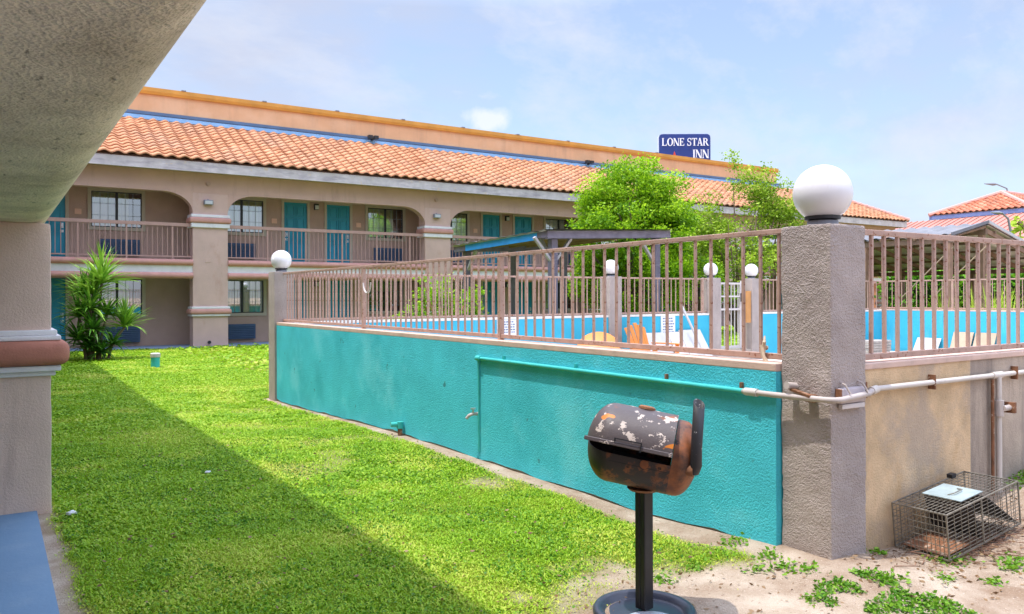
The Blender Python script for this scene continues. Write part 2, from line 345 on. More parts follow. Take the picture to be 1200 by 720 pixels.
def groundmat():
    m, nt, b = base('sandy_soil'); a = nn(nt, 'ShaderNodeAttribute', attribute_name='tint'); v = coords(nt)
    n1 = noise(nt, v, 2.6, 6, .6); sand = mixc(nt, ramp(nt, n1, .35, .66), (.32, .225, .155), (.54, .445, .35))
    sand = mixc(nt, ramp(nt, noise(nt, v, 34, 4, .7), .60, .70), sand, (.20, .13, .09))
    sand = mixc(nt, ramp(nt, noise(nt, v, 75, 3, .7), .62, .70), sand, (.66, .55, .46))
    soil = mixc(nt, ramp(nt, noise(nt, v, 9, 5), .35, .7), (.13, .19, .012), (.24, .26, .04))
    col = mixc(nt, a.outputs['Fac'], sand, soil); nt.links.new(col, b.inputs['Base Color']); b.inputs['Roughness'].default_value = .95; b.inputs['Specular IOR Level'].default_value = .1
    ad = nn(nt, 'ShaderNodeMath', operation='ADD'); nt.links.new(noise(nt, v, 30, 5, .7), ad.inputs[0]); nt.links.new(noise(nt, v, 110, 3, .6), ad.inputs[1]); bump(nt, b, ad.outputs[0], .8, .02)
    return m
M['ground'] = groundmat()
go = npmesh('ground', np.stack([X, Y, Z], -1).reshape(-1, 3), F, 'ground', tint=np.clip(lawn(X, Y) * 1.2, 0, 1).ravel(), smooth=True); tag(go, kind='structure')

def blades(n, x0, x1, y0, y1, h, w, seed, flat=.35):
    r = np.random.default_rng(seed); x = r.uniform(x0, x1, n); y = r.uniform(y0, y1, n)
    keep = r.random(n) < lawn(x, y) ** 1.3; x = x[keep]; y = y[keep]; n = len(x); z = g(x, y) - .004
    cl = vnoise(x, y, 5, 31); cl2 = vnoise(x, y, 1.3, 32); hh = h * (.45 + .75 * r.random(n)) * (.65 + .7 * cl) * (.6 + .4 * lawn(x, y)); a = r.uniform(0, 2 * PI, n)
    le = r.uniform(.25, 1.15, n); isf = r.random(n) < flat; le = np.where(isf, r.uniform(1.1, 1.45, n), le)
    d = np.stack([np.cos(a), np.sin(a), np.zeros(n)], -1); s = np.stack([-np.sin(a), np.cos(a), np.zeros(n)], -1) * (w * r.uniform(.6, 1.2, n))[:, None] / 2
    s[isf] *= 1.9; rt = np.stack([x, y, z], -1); rt[isf, 2] += hh[isf] * .7
    up = np.array([0, 0, 1.]); m = rt + (d * np.sin(le * .6)[:, None] + up * np.cos(le * .6)[:, None]) * (hh * .55)[:, None]
    t = m + (d * np.sin(le * 1.25)[:, None] + up * np.cos(le * 1.25)[:, None]) * (hh * .5)[:, None]
    V = np.stack([rt - s * .6, rt + s * .6, m + s, m - s, t], 1).reshape(-1, 3)
    b = np.arange(n) * 5; F = np.concatenate([np.stack([b, b + 1, b + 2], -1), np.stack([b, b + 2, b + 3], -1), np.stack([b + 3, b + 2, b + 4], -1)])
    dry = sst(.55, .85, vnoise(x, y, 1.7, 33)) * .3 + (1 - sst(.3, .9, lawn(x, y))) * .35
    tt = np.clip(.16 + .5 * r.random(n) ** 1.3 + .22 * (cl2 - .5) + dry, 0, 1)
    return V, F, np.repeat(tt, 5)
def merge(L):
    V = []; F = []; T = []; o = 0
    for v, f, t in L: V.append(v); F.append(f + o); T.append(t); o += len(v)
    return np.concatenate(V), np.concatenate(F), np.concatenate(T)
gl = [blades(250000, .3, 4.3, 2.8, 6, .026, .0052, 1, .25), blades(190000, .3, 4.3, 6, 11, .030, .0085, 2, .3), blades(120000, .2, 5.1, 11, 19, .036, .018, 3),
      blades(90000, .2, 5, 19, 28.4, .040, .024, 4), blades(70000, 5, 34, 14.5, 28.3, .08, .06, 6)]
V, F, T = merge(gl); r_ = np.random.default_rng(77); n_ = 42000; px_ = r_.uniform(.4, 4.2, n_); py_ = r_.uniform(2.9, 9.5, n_)
kp_ = (vnoise(px_, py_, 2.1, 61) * .6 + vnoise(px_, py_, 7, 62) * .4 > .50) & (r_.random(n_) < lawn(px_, py_)); px_, py_ = px_[kp_], py_[kp_]; CLOVER = np.stack([px_, py_, g(px_, py_) + .012 + .02 * r_.random(len(px_))], -1)
tag(npmesh('grass', V, F, 'grassm', tint=T), 'short patchy green lawn grass growing between wing and turquoise wall', 'grass', kind='stuff')

# ------------------------------------------------------------------ leaf helpers
def cards(P, size, r, tint, tilt=1., aspect=.5):
    """leaf shaped faces: two triangles each, folded a little"""
    n = len(P); a = r.uniform(0, 2 * PI, n); e = r.normal(0, .55, n) * tilt
    d = np.stack([np.cos(a) * np.cos(e), np.sin(a) * np.cos(e), np.sin(e)], -1); q = r.normal(0, 1, (n, 3)); q[:, 2] *= .5
    s = np.cross(d, q + np.array([0, 0, .9])); s /= np.linalg.norm(s, axis=1)[:, None] + 1e-6
    L = (size * r.uniform(.6, 1.3, n))[:, None]; s = s * L * aspect / 2; d = d * L
    nrm = np.cross(d, s); nrm /= np.linalg.norm(nrm, axis=1)[:, None] + 1e-6
    V = np.stack([P, P + d * .5 + s + nrm * L * .06, P + d, P + d * .5 - s + nrm * L * .06], 1).reshape(-1, 3)
    b = np.arange(n) * 4; F = np.concatenate([np.stack([b, b + 1, b + 2], -1), np.stack([b, b + 2, b + 3], -1)])
    return V, F, np.repeat(np.clip(tint, 0, 1), 4)
def crown_pts(centers, rad, per, r):
    P = []; T = []
    for c, ra in zip(centers, rad):
        n = max(6, int(per * (ra / .5) ** 2)); u = r.normal(0, 1, (n, 3)); u /= np.linalg.norm(u, axis=1)[:, None]; k = ra * r.random(n) ** .45
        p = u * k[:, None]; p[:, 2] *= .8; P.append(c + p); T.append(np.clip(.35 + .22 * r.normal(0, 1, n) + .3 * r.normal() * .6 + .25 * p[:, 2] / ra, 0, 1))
    return np.concatenate(P), np.concatenate(T)
def branches(mb, base_, centers, r0, r, jitter=.1, fork=.45, n=7):
    b = Vector(base_)
    for c in centers:
        c = Vector(c); f = b.lerp(c, fork); f.x = b.x + (c.x - b.x) * .3; f.y = b.y + (c.y - b.y) * .3
        m = f.lerp(c, .5) + Vector(r.normal(0, jitter, 3)); mb.tube([b, f, m, c], [r0, r0 * .6, r0 * .35, r0 * .12], n)

V, F, T = cards(CLOVER, .019, r_, .05 + .6 * r_.random(len(CLOVER)) ** 1.3, .7, .8); tag(npmesh('lawn_clover', V, F, 'weedm', tint=T), 'broad-leaved clover growing all through the near lawn', 'clover', kind='stuff')
def roughen(o, cut, amt, sc):
    """a hand-trowelled surface: real waviness and worn corners"""
    from mathutils import noise as mn
    me = o.data; bm = bmesh.new(); bm.from_mesh(me)
    for ax in range(3):
        lo = min(v.co[ax] for v in bm.verts); hi = max(v.co[ax] for v in bm.verts); n = max(1, int((hi - lo) / cut)); no = Vector([1.0 if i == ax else 0 for i in range(3)])
        for i in range(1, n):
            co_ = Vector((0, 0, 0)); co_[ax] = lo + (hi - lo) * i / n; bmesh.ops.bisect_plane(bm, geom=bm.verts[:] + bm.edges[:] + bm.faces[:], plane_co=co_, plane_no=no)
    bm.normal_update(); D = []
    for v in bm.verts:
        k = mn.fractal(v.co * sc, .8, 2.0, 4) * amt; ch = mn.noise(v.co * sc * 1.7 + Vector((9, 3, 1)))
        if max(abs(c) for c in v.normal) < .85: k -= max(0, ch - .15) * amt * 2.2
        D.append(v.normal * k)
    for v, d in zip(bm.verts, D): v.co += d
    for f in bm.faces: f.smooth = True
    for e in bm.edges:
        if len(e.link_faces) == 2 and e.calc_face_angle(0) > R(50): e.smooth = False
    bm.to_mesh(me); bm.free()
# ------------------------------------------------------------------ roofs of tiles
def tile_roof(name, origin, ud, vd, ulen, vlen, per, courses, mat, parent, lo=lambda v: 0., hi=None, amp=.045, seg=7):
    o = np.array(origin, float); ud = np.array(ud, float); vd = np.array(vd, float); nd = np.cross(ud, vd); nd /= np.linalg.norm(nd)
    if nd[2] < 0: nd = -nd
    nu = int(round(ulen / per)) * seg; cl = vlen / courses; Vs = []; Fs = []; Ts = []; off = 0
    u = np.arange(nu + 1) / seg * per; ph = (np.arange(nu + 1) % seg) / seg
    h = amp * np.where(ph < .62, np.sin(PI * ph / .62) * 1.25, -np.sin(PI * (ph - .62) / .38) * .55)
    rr = np.random.default_rng(len(name) + int(ulen * 7))
    for c in range(courses):
        v0 = c * cl; v1 = v0 + cl * 1.02; wob = np.repeat(rr.normal(0, .012, nu // seg + 1), seg)[:nu + 1]
        def row(v, dh, hs=1.): 
            uu = np.clip(u, lo(max(v, 0)), (hi(max(v, 0)) if hi else ulen)); return o + uu[:, None] * ud + (v + wob * (dh > 0))[:, None] * vd + (h * hs + dh)[:, None] * nd
        a = row(v0, .0, .9); b = row(v0, .046); t = row(v1, .0)
        Vs.append(np.concatenate([a, b, t])); n = nu + 1; i = np.arange(nu)
        for k in (0, 1): Fs.append(np.stack([off + k * n + i, off + k * n + i + 1, off + (k + 1) * n + i + 1, off + (k + 1) * n + i], -1))
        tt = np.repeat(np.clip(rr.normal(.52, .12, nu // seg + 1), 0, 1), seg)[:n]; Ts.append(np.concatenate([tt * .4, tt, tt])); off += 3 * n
    return npmesh(name, np.concatenate(Vs), np.concatenate(Fs), mat, parent, np.concatenate(Ts))

# ------------------------------------------------------------------ the two-storey motel building across the lawn
FY, BY, FL = 28.594, 30.09, 2.97          # facade plane, back wall of the walkways, upper floor level
motel = thing('motel_building', (10, FY, 0), 'long two-storey tan motel building with orange tiled roof and arched balconies across the lawn', 'building')
tag(MB().box(-3.1, 48, 28.15, BY - .01, -.35, .0).build('walkway', 'blue_far'), kind='structure')
colx = [-3.03 + 8.8 * k for k in range(6)] + [46.2]; CW = 1.15
pats = [-9.9, 0, 8.8, 17.6, 26.4]
doors = [(9.25, 10.35), (10.93, 12.09)]; wins = [(6.9, 8.675), (12.64, 14.41)]
# back wall with window and door openings, both floors
def wall_holes(mb, x0, x1, z0, z1, holes, y):
    xs = sorted({x0, x1} | {h[i] for h in holes for i in (0, 1)}); zs = sorted({z0, z1} | {h[i] for h in holes for i in (2, 3)})
    for a, b in zip(xs, xs[1:]):
        for c, d in zip(zs, zs[1:]):
            mx, mz = (a + b) / 2, (c + d) / 2
            if not any(h[0] < mx < h[1] and h[2] < mz < h[3] for h in holes): mb.add([(a, y, c), (b, y, c), (b, y, d), (a, y, d)], [(0, 1, 2, 3)])
holes = []
for p in pats:
    for fz in (0, FL):
        for a, b in wins:
            if -3 < a + p < 47: holes.append((a + p + .06, b + p - .06, fz + 1.04, fz + 2.33))
        for a, b in doors:
            if -3 < a + p < 47: holes.append((a + p + .08, b + p - .08, fz + .012, fz + 2.34))
mb = MB(); wall_holes(mb, -3.1, 47.2, 0, 5.62, holes, BY); mb.box(-3.1, 47.2, BY + .6, 31.6, 0, 5.6); mb.box(-3.1, 47.2, 31.75, 40, 0, 8.05); mb.box(46.9, 47.2, BY + .01, BY + .59, 0, 5.6); mb.build('wall', 'walltan', motel)
MB().box(-3.1, 47.2, FY + .35, BY + .55, 5.63, 5.75).build('ceiling', 'tan', motel)
# arcade: beam with basket-handle arches between the columns
z0, zt, zr = 4.556, 5.226, 5.92
mb = MB(); zm = 5.226
mb.box(-3.1, 47.35, FY, FY + .34, zm + .001, zr)
for k in range(len(colx) - 1):
    a, b = colx[k] + CW, colx[k + 1]
    for x, s in ((a, 1), (b, -1)):
        rx = .95; arc = [(x + s * rx * (1 - math.cos(t)), z0 + (zm - z0) * math.sin(t)) for t in [PI / 2 * i / 10 for i in range(11)]]
        mb.prism([(x, zm)] + arc, FY, FY + .34)
mb.build('arcade_wall', 'tan', motel)
col0 = None
for x in colx:
    if col0 is None:
        col0 = MB().box(x, x + CW, FY - .004, FY + .55, -.05, 5.224).build('column', 'column', motel); kids = []
        for nm, zz, rz in (('upper_moulding', (4.05, 4.20, 4.40, 4.50), 0), ('base_moulding', (1.02, 1.09, 1.27, 1.35), 0)):
            a, b, c, d = zz
            w = MB(); w.box(x - .06, x + CW + .06, FY - .07, FY + .6, a, b); w.box(x - .06, x + CW + .06, FY - .07, FY + .6, c, d); kids.append(w.build(nm, 'white', col0, bevel=.02))
            w = MB().box(x - .11, x + CW + .11, FY - .12, FY + .64, b + .001, c - .001); kids.append(w.build('moulding_roll', 'rose', col0, smooth=True, bevel=.08, seg=4))
    else:
        c = dup(col0, motel, (x - colx[0], 0, 0))
        for kk in kids: dup(kk, c)
# floor edge, railings
MB().box(-3.1, 47.2, FY + .12, BY - .002, 2.42, 2.96).build('floor_slab', 'white', motel)
proto = {}
for k in range(len(colx) - 1):
    a, b = colx[k] + CW + .002, colx[k + 1] - .002; L = round(b - a, 3)
    if L not in proto:
        e = MB().box(a, b, FY + .02, FY + .118, 2.36, 2.93).build('floor_edge', 'white', motel); ks = []
        for zc in (2.405, 2.85):
            w = MB(); w.prism([(FY + .02 - .12 * math.sin(t) , zc - .105 * math.cos(t)) for t in [PI * i / 10 for i in range(11)]], a, b, 'x'); ks.append(w.build('floor_moulding', 'rose', e, smooth=True, sharp=60))
        yr = FY + .12; w = MB(); w.box(a, b, yr - .045, yr + .045, 4.07, 4.18); w.box(a, b, yr - .02, yr + .02, 3.03, 3.07)
        n = int(L / .155); 
        for i in range(1, n):
            t = .026 if i % 9 == 0 else .0095; xx = a + L * i / n; w.box(xx - t, xx + t, yr - t, yr + t, 2.955 if i % 9 == 0 else 3.07, 4.07)
        r_ = w.build('railing', 'railing', motel); proto[L] = (e, ks, r_, a)
    else:
        e, ks, r_, a0 = proto[L]; c = dup(e, motel, (a - a0, 0, 0))
        for kk in ks: dup(kk, c)
        dup(r_, motel, (a - a0, 0, 0))
# doors
def six_panel(mb, x0, x1, z0, z1, y):
    w = x1 - x0; 
    for i in range(2):
        for (c, d) in ((.05, .34), (.38, .74), (.78, .95)):
            a = x0 + w * (.12 + .42 * i); b = a + w * .33; zz, ze = z0 + (z1 - z0) * c, z0 + (z1 - z0) * d
            mb.box(a - .012, b + .012, y - .03, y - .001, zz - .012, zz + .012); mb.box(a - .012, b + .012, y - .03, y - .001, ze - .012, ze + .012); mb.box(a - .012, a + .012, y - .03, y - .001, zz + .0125, ze - .0125); mb.box(b - .012, b + .012, y - .03, y - .001, zz + .0125, ze - .0125); mb.box(a + .05, b - .05, y - .018, y - .001, zz + .05, ze - .05)
dp = []; wp = []; acs = []
for i, (a, b) in enumerate(doors):
    y = BY + .03; f = MB(); t = .1
    for q in ((a, a + t, 0, 2.42), (b - t, b, 0, 2.42), (a + t, b - t, 2.31, 2.42)): f.box(q[0], q[1], BY - .04, BY + .08, q[2] + .003 + FL, q[3] + FL)
    fo = f.build('door_frame', 'frame', motel)
    m = MB().box(a + t, b - t, y, y + .05, FL + .015, FL + 2.31); six_panel(m, a + t, b - t, FL + .015, FL + 2.31, y); do = m.build('door', 'teal', motel)
    hx = a + t + .1 if i == 0 else b - t - .1
    h = MB().box(hx - .045, hx + .045, y - .02, y, FL + 1.0, FL + 1.17); h.box(hx - .03, hx + .03, y - .07, y - .02, FL + 1.05, FL + 1.11); h.box(hx - .05, hx + .05, y - .02, y, FL + .86, FL + .94); ho = h.build('handle', 'steel', do)
    px = a - .27 if i == 0 else b + .27
    po = MB().box(px - .10, px + .10, BY - .02, BY - .004, FL + 1.48, FL + 1.66).build('number_plate', 'plate', motel)
    dp.append((fo, do, ho, po))
for i, (a, b) in enumerate(wins):
    zb, zt2 = FL + .98, FL + 2.40; t = .11; f = MB()
    for q in ((a, a + t, zb, zt2), (b - t, b, zb, zt2), (a + t, b - t, zt2 - t, zt2), (a + t, b - t, zb, zb + t)): f.box(q[0], q[1], BY - .045, BY + .06, q[2], q[3])
    wo = f.build('window', 'frame', motel); x0, x1, za, zc = a + t, b - t, zb + t, zt2 - t; mid = (x0 + x1) / 2; ks = []
    s = MB()
    for q in ((x0, x0 + .03, za, zc), (x1 - .03, x1, za, zc), (mid - .04, mid + .04, za, zc), (x0 + .03, x1 - .03, za, za + .03), (x0 + .03, x1 - .03, zc - .03, zc)): s.box(q[0], q[1], BY + .0, BY + .045, q[2], q[3])
    ks.append(s.build('sash', 'sash', wo))
    s = MB()
    for sx0, sx1 in ((x0 + .03, mid - .025), (mid + .025, x1 - .03)):
        for j in (1, 2): xx = sx0 + (sx1 - sx0) * j / 3; s.box(xx - .007, xx + .007, BY + .018, BY + .026, za + .03, zc - .03)
        for j in (1, 2): zz = za + (zc - za) * j / 3; s.box(sx0, sx1, BY + .0265, BY + .034, zz - .007, zz + .007)
    ks.append(s.build('grid', 'grid', wo)); ks.append(MB().add([(x0, BY + .036, za), (x1, BY + .036, za), (x1, BY + .036, zc), (x0, BY + .036, zc)], [(0, 1, 2, 3)]).build('pane', 'glass', wo))
    def curtain(z_lo, z_hi, yy, mat, xa, xb):
        n = 60; vs = []; fs = []
        for j in range(n + 1):
            u = j / n; yw = yy + .022 * math.sin(u * 50) + .012 * math.sin(u * 23 + 1); vs += [(xa + (xb - xa) * u, yw, z_lo), (xa + (xb - xa) * u, yw, z_hi)]
        for j in range(n): fs.append((2 * j, 2 * j + 2, 2 * j + 3, 2 * j + 1))
        return MB().add(vs, fs).build('curtain', mat, wo, smooth=True)
    zs = za + (zc - za) * .66
    ks.append(curtain(za, zs, BY + .09, 'curtain', x0 - .02, x1 + .02 if i == 0 else x0 + (x1 - x0) * .74)); ks.append(curtain(zs + .004, zc, BY + .09, 'curtain_green', x0 - .02, x1 + .02 if i == 0 else x0 + (x1 - x0) * .74))
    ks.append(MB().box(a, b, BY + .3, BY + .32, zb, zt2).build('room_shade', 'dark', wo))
    ax0, ax1 = (7.02, 8.24) if i == 0 else (12.98, 14.22); m = MB().box(ax0, ax1, BY - .14, BY - .003, FL + .14, FL + .68)
    for j in range(7): zz = FL + .19 + j * .065; m.box(ax0 + .05, ax1 - .05, BY - .165, BY - .141, zz, zz + .035)
    ao = m.build('air_conditioner', 'ac', motel, bevel=.008, seg=1); wp.append((wo, ks, ao))
lamp = MB().box(10.52, 10.68, BY - .13, BY - .003, FL + 2.08, FL + 2.30).build('walkway_lamp', 'black', motel); lb = MB().box(10.53, 10.67, BY - .15, BY - .131, FL + 2.09, FL + 2.24).build('lens', 'whitep', lamp)
for p in pats:
    for fz in (0, -FL):
        if p == 0 and fz == 0: continue
        for fo, do, ho, po in dp:
            if do.data.vertices and -3 < 9.2 + p + (1.7 if do is dp[1][1] else 0) - .3 < 45:
                dup(fo, motel, (p, 0, fz)); d2 = dup(do, motel, (p, 0, fz)); dup(ho, d2); dup(po, motel, (p, 0, fz))
        for i, (wo, ks, ao) in enumerate(wp):
            if -3 < wins[i][0] + p < 45.3:
                w2 = dup(wo, motel, (p, 0, fz))
                for kk in ks:
                    k2 = dup(kk, w2)
                    if kk.name.startswith('curtain'):
                        ch = random.choice(['curtain', 'curtain_green', 'curtain_beige', None, None]) if fz == 0 else random.choice(['curtain_green', 'curtain_beige', 'dark', None])
                        if ch: k2.material_slots[0].link = 'OBJECT'; k2.material_slots[0].material = M[ch]
                dup(ao, motel, (p, 0, fz))
        if -3 < 10.5 + p < 46: l2 = dup(lamp, motel, (p, 0, fz)); dup(lb, l2)
# floodlights, vents and low stubs on the column faces
for i, x in enumerate(colx[1:]):
    xc = x + .5
    v = MB(); v.tube([(xc, FY + .02, 5.56), (xc, FY - .06, 5.56)], .075, 12); v.tube([(xc, FY - .0605, 5.56), (xc, FY - .075, 5.56)], .045, 10)
    v.build('vent_stub', 'walltan', motel, smooth=True)
    l = MB(); l.box(xc - .16, xc + .14, FY - .16, FY - .03, 4.83, 4.99); l.tube([(xc, FY - .03, 4.95), (xc, FY + .02, 5.03)], .03, 8); lo_ = l.build('flood_lamp', 'lampgrey', motel, bevel=.02)
    MB().box(xc - .13, xc + .11, FY - .18, FY - .161, 4.845, 4.96).build('lens', 'whitep', lo_)
    MB().tube([(xc + .02, FY + .02, .13), (xc + .02, FY - .07, .13)], .055, 10).build('drain_stub', 'black', motel, smooth=True)
    MB().box(xc - .1, xc + .06, FY - .016, FY - .0045, 2.86, 3.0).build('cover_plate', 'column', motel)
# eaves, roof, flashing, parapet
EY, EZ, TH = 27.99, 6.27, R(27.5); vl = 4.17; ct, st_ = math.cos(TH), math.sin(TH); XR = 47.85
f = MB().box(-3.1, XR - .1, EY + .08, EY + .14, 5.87, 6.20); f.box(XR - .16, XR - .1, EY + .141, 38, 5.87, 6.20); f.build('fascia', 'fascia', motel)
MB().box(-3.1, XR - .16, EY + .142, FY + .05, 5.921, 5.97).build('eave_soffit', 'frame', motel)
mb = MB(); y1, z1 = EY + vl * ct, EZ + vl * st_; mb.add([(-3.1, EY + .1, EZ - .07), (XR, EY + .1, EZ - .07), (XR - vl * ct, y1, z1 - .05), (-3.1, y1, z1 - .05)], [(0, 1, 2, 3)])
ro = mb.build('roof', 'walltan', motel)
tile_roof('roof_tiles', (-3.1, EY, EZ), (1, 0, 0), (0, ct, st_), XR + 3.1, vl, .40, 14, 'tile', ro, hi=lambda v: XR + 3.1 - v * ct)
tile_roof('roof_tiles', (XR, EY, EZ), (0, 1, 0), (-ct, 0, st_), 12, vl, .40, 14, 'tile', ro, lo=lambda v: v * ct, hi=lambda v: 12 - v * ct)
h = MB(); n = 15
for i in range(n):
    a = Vector((XR, EY, EZ + .05)).lerp(Vector((XR - vl * ct, y1, z1 + .05)), i / n); b = Vector((XR, EY, EZ + .05)).lerp(Vector((XR - vl * ct, y1, z1 + .05)), (i + 1.1) / n); h.tube([a, b], [.14, .10], 8)
h.build('ridge_cap', 'rose', ro, smooth=True)
f = MB(); f.prism([(y1 - .08, z1 - .02), (y1 - .06, z1 + .10), (y1 + .04, z1 + .16), (y1 + .04, z1 - .06)], -3.1, 40.3, 'x'); f.build('flashing', 'flash', motel)
MB().box(-3.1, 40.3, y1 + .0, y1 + .05, z1 + .17, z1 + .28).build('flashing_lip', 'flashdark', motel)
pp = MB().box(-3.1, 40, y1 + .06, y1 + .3, z1 - .3, 9.12).box(39.76, 40, y1 + .31, 40, z1 - .3, 9.12).build('parapet', 'parapet', motel)
pc = MB(); pc.prism([(y1 - .02, 9.121), (y1 - .06, 9.22), (y1 - .06, 9.36), (y1 + .36, 9.36), (y1 + .36, 9.121)], -3.1, 40.06, 'x'); pc.build('parapet_cap', 'parcap', pp)
for x in range(3, 40, 3): MB().box(x, x + .16, y1 - .08, y1 + .1, 9.361, 9.40).build('cap_clip', 'lampgrey', pp)
for x in (13.6, 25.3):
    l = MB(); l.box(x - .22, x - .04, y1 - .3, y1 - .12, z1 + .16, z1 + .30); l.box(x + .04, x + .22, y1 - .3, y1 - .12, z1 + .16, z1 + .30); l.box(x - .03, x + .03, y1 - .2, y1 - .06, z1 + .1, z1 + .2); l.build('roof_floodlight', 'black', motel)

# ------------------------------------------------------------------ the wing whose covered walkway the camera stands under
wing = thing('motel_wing', (-.2, 7.2, 0), 'near motel wing with rough stucco walkway soffit overhead and tan column at left edge', 'building')
tag(MB().box(-2.2, .30, -10, 28.1, -.35, .004).build('walkway', 'blue_floor'), kind='structure')
cx, cz, rr = .245, 2.442, .205
prof = [(-2.2, 2.90), (-2.2, cz - rr), (cx - .1, cz - rr)] + [(cx + rr * math.sin(t), cz - rr * math.cos(t)) for t in [PI / 2 * i / 10 for i in range(11)]] + [(cx + rr, 2.6), (.40, 2.62), (.40, 2.90)]
MB().prism(prof, -10, 27.9).build('floor_slab', 'soffit', wing, smooth=True, sharp=35)
c0 = None
for y in (7.2, 16., 24.8):
    if c0 is None:
        c0 = MB().box(-.75, .40, y, y + 1.15, -.12, 2.236).build('column', 'nearcol', wing, bevel=.015); roughen(c0, .06, .004, 4); ks = []
        w = MB(); w.box(-.85, .465, y - .065, y + 1.215, 1.325, 1.362); w.box(-.82, .44, y - .04, y + 1.19, 1.3625, 1.405); w.box(-.81, .43, y - .03, y + 1.18, 1.048, 1.085); w.box(-.85, .465, y - .065, y + 1.215, 1.0855, 1.13); ks.append(w.build('moulding', 'white', c0, bevel=.012, smooth=True))
        w = MB().box(-.92, .525, y - .125, y + 1.27, 1.131, 1.324); ks.append(w.build('moulding_roll', 'rosedark', c0, bevel=.09, seg=5, smooth=True))
    else:
        c = dup(c0, wing, (0, y - 7.2, 0)); [dup(kk, c) for kk in ks]
MB().box(-2.2, -1.9, -10, 27.9, .005, 2.236).box(-2.2, -1.9, -10, 27.9, 2.901, 5.7).build('wall', 'walltan', wing)
MB().box(.06, .40, -10, 27.9, 5.226, 5.84).build('arcade_wall', 'tan', wing)
m = MB(); [m.box(.06, .40, y, y + 1.15, 2.901, 5.225) for y in (-1.6, 7.2, 16., 24.8)]; m.build('upper_column', 'tan', wing)
m = MB(); m.box(.2, .24, -10, 27.9, 4.07, 4.17); m.box(.2, .24, -10, 27.9, 3.03, 3.07); [m.box(.21, .23, -10 + i * .155, -9.98 + i * .155, 3.071, 4.069) for i in range(244)]; m.build('railing', 'railing', wing)
MB().prism([(-2.2, 5.85), (.58, 5.85), (.64, 5.87), (.64, 6.26), (-2.2, 7.6)], -10, 27.9).build('roof', 'tile', wing)
# ------------------------------------------------------------------ pool yard: walls, pillars, globes, fences
tag(MB().box(4.44, 22.7, 3.2, 14.12, -.4, -.02).build('pool_deck', 'decks'), kind='structure')
WX = 4.235
w = thing('pool_wall', (WX + .1, 8.6, 0), 'turquoise rough stucco wall along the lawn with pipe along its upper half', 'wall', 'low walls around the pool')
n = 40; P = [(3.372 + (14.068 - 3.372) * i / n) for i in range(n + 1)]; m = MB()
bot = [(-.02 - .13 * float(sst(8.5, 13.8, y)) + .010 * math.sin(y * 5) + .008 * math.sin(y * 13 + 1) + .05 * float(sst(4.6, 3.4, y))) for y in P]
m.prism([(P[i], bot[i]) for i in range(n + 1)] + [(P[-1], 1.16), (P[0], 1.16)], WX, WX + .2, 'x'); m.build('stucco_body', 'turq', w)
MB().box(WX + .0, WX + .2, 3.372, 14.068, 1.161, 1.212).build('wall_cap', 'cap', w, bevel=.006)
MB().box(WX + .014, WX + .2, 3.372, 14.068, -.4, -.161).build('footing', 'found', w)
MB().prism([(P[i], bot[i] - .004) for i in range(n + 1)] + [(P[-1], -.1605), (P[0], -.1605)], WX + .016, WX + .19, 'x').build('footing_face', 'found', w)
w = thing('pool_wall', (8, 3.16, 0), 'yellowish beige stucco wall running right of the big pillar behind the cage', 'wall', 'low walls around the pool')
MB().box(4.624, 6.02, 3.06, 3.26, -.3, 1.17).build('stucco_body', 'beige', w)
MB().box(6.021, 22.76, 3.063, 3.26, -.3, 1.17).build('grey_body', 'greywall', w); w.children[-1]['label'] = 'grey stained stretch of the beige wall'
MB().box(4.624, 22.76, 3.05, 3.27, 1.171, 1.21).build('wall_cap', 'cap', w, bevel=.006)
for a, b, lab in ((4.564, 11.89, 'bright blue back pool wall between the corner pillar and the next globe pillar'), (12.252, 15.2, 'short bright blue back wall behind the orange chair and white panels'), (17.102, 22.76, 'bright blue back wall piece right of the gate, mostly behind the big pillar')):
    w = thing('pool_wall', ((a + b) / 2, 14.23, 0), lab, 'wall', 'low walls around the pool')
    MB().box(a, b, 14.13, 14.33, -.4, 1.17).build('stucco_body', 'poolblue', w); MB().box(a, b, 14.12, 14.34, 1.171, 1.215).build('wall_cap', 'whitecap', w)
w = thing('pool_wall', (22.86, 9, 0), 'bright blue wall at the far right end of pool, under the carport view', 'wall', 'low walls around the pool')
MB().box(22.765, 22.96, 3.06, 14.34, -.4, 1.20).build('stucco_body', 'poolblue', w); MB().box(22.762, 22.98, 3.05, 14.35, 1.201, 1.24).build('wall_cap', 'cap', w)
PG, GG = 'stucco pillars of the pool fence', 'white globe lamps on the fence pillars'
def pillar(x0, x1, y0, y1, top, lab, glab, rad, low=-.4):
    cx, cy = (x0 + x1) / 2, (y0 + y1) / 2
    t = tag(MB().box(x0, x1, y0, y1, low, top).build('fence_pillar', 'pillar', bevel=.012), lab, 'pillar', PG)
    k = thing('globe_lamp', (cx, cy, top), glab, 'lamp', GG)
    b = MB(); b.lathe([(.095, .001), (.095, .035), (.08, .04)], 20, (cx, cy, top)); b.build('lamp_base', 'lampgrey', k, smooth=True)
    b = MB(); b.lathe([(rad * .40, .0405), (rad * .60, .045), (rad * .60, .066), (rad * .4, .07)], 28, (cx, cy, top)); b.build('lamp_collar', 'black', k, smooth=True)
    zc = .066 + rad * .80; b = MB(); b.lathe([(max(1e-5, rad * math.sin(t)), zc - rad * math.cos(t)) for t in [PI * i / 24 for i in range(25)]], 40, (cx, cy, top)); b.build('globe', 'globe', k, smooth=True, sharp=80)
    return t
bigp = pillar(4.28, 4.64, 3.0, 3.365, 2.092, 'big near grey-pink stucco pillar at turquoise wall corner with pipe wrapped round', 'biggest white globe lamp, on the near pillar', .182)
roughen(bigp, .02, .005, 9)
pillar(4.20, 4.56, 14.075, 14.435, 2.11, 'slim stucco pillar at the far left end of turquoise wall', 'white globe lamp on the pillar at the far left corner', .18)
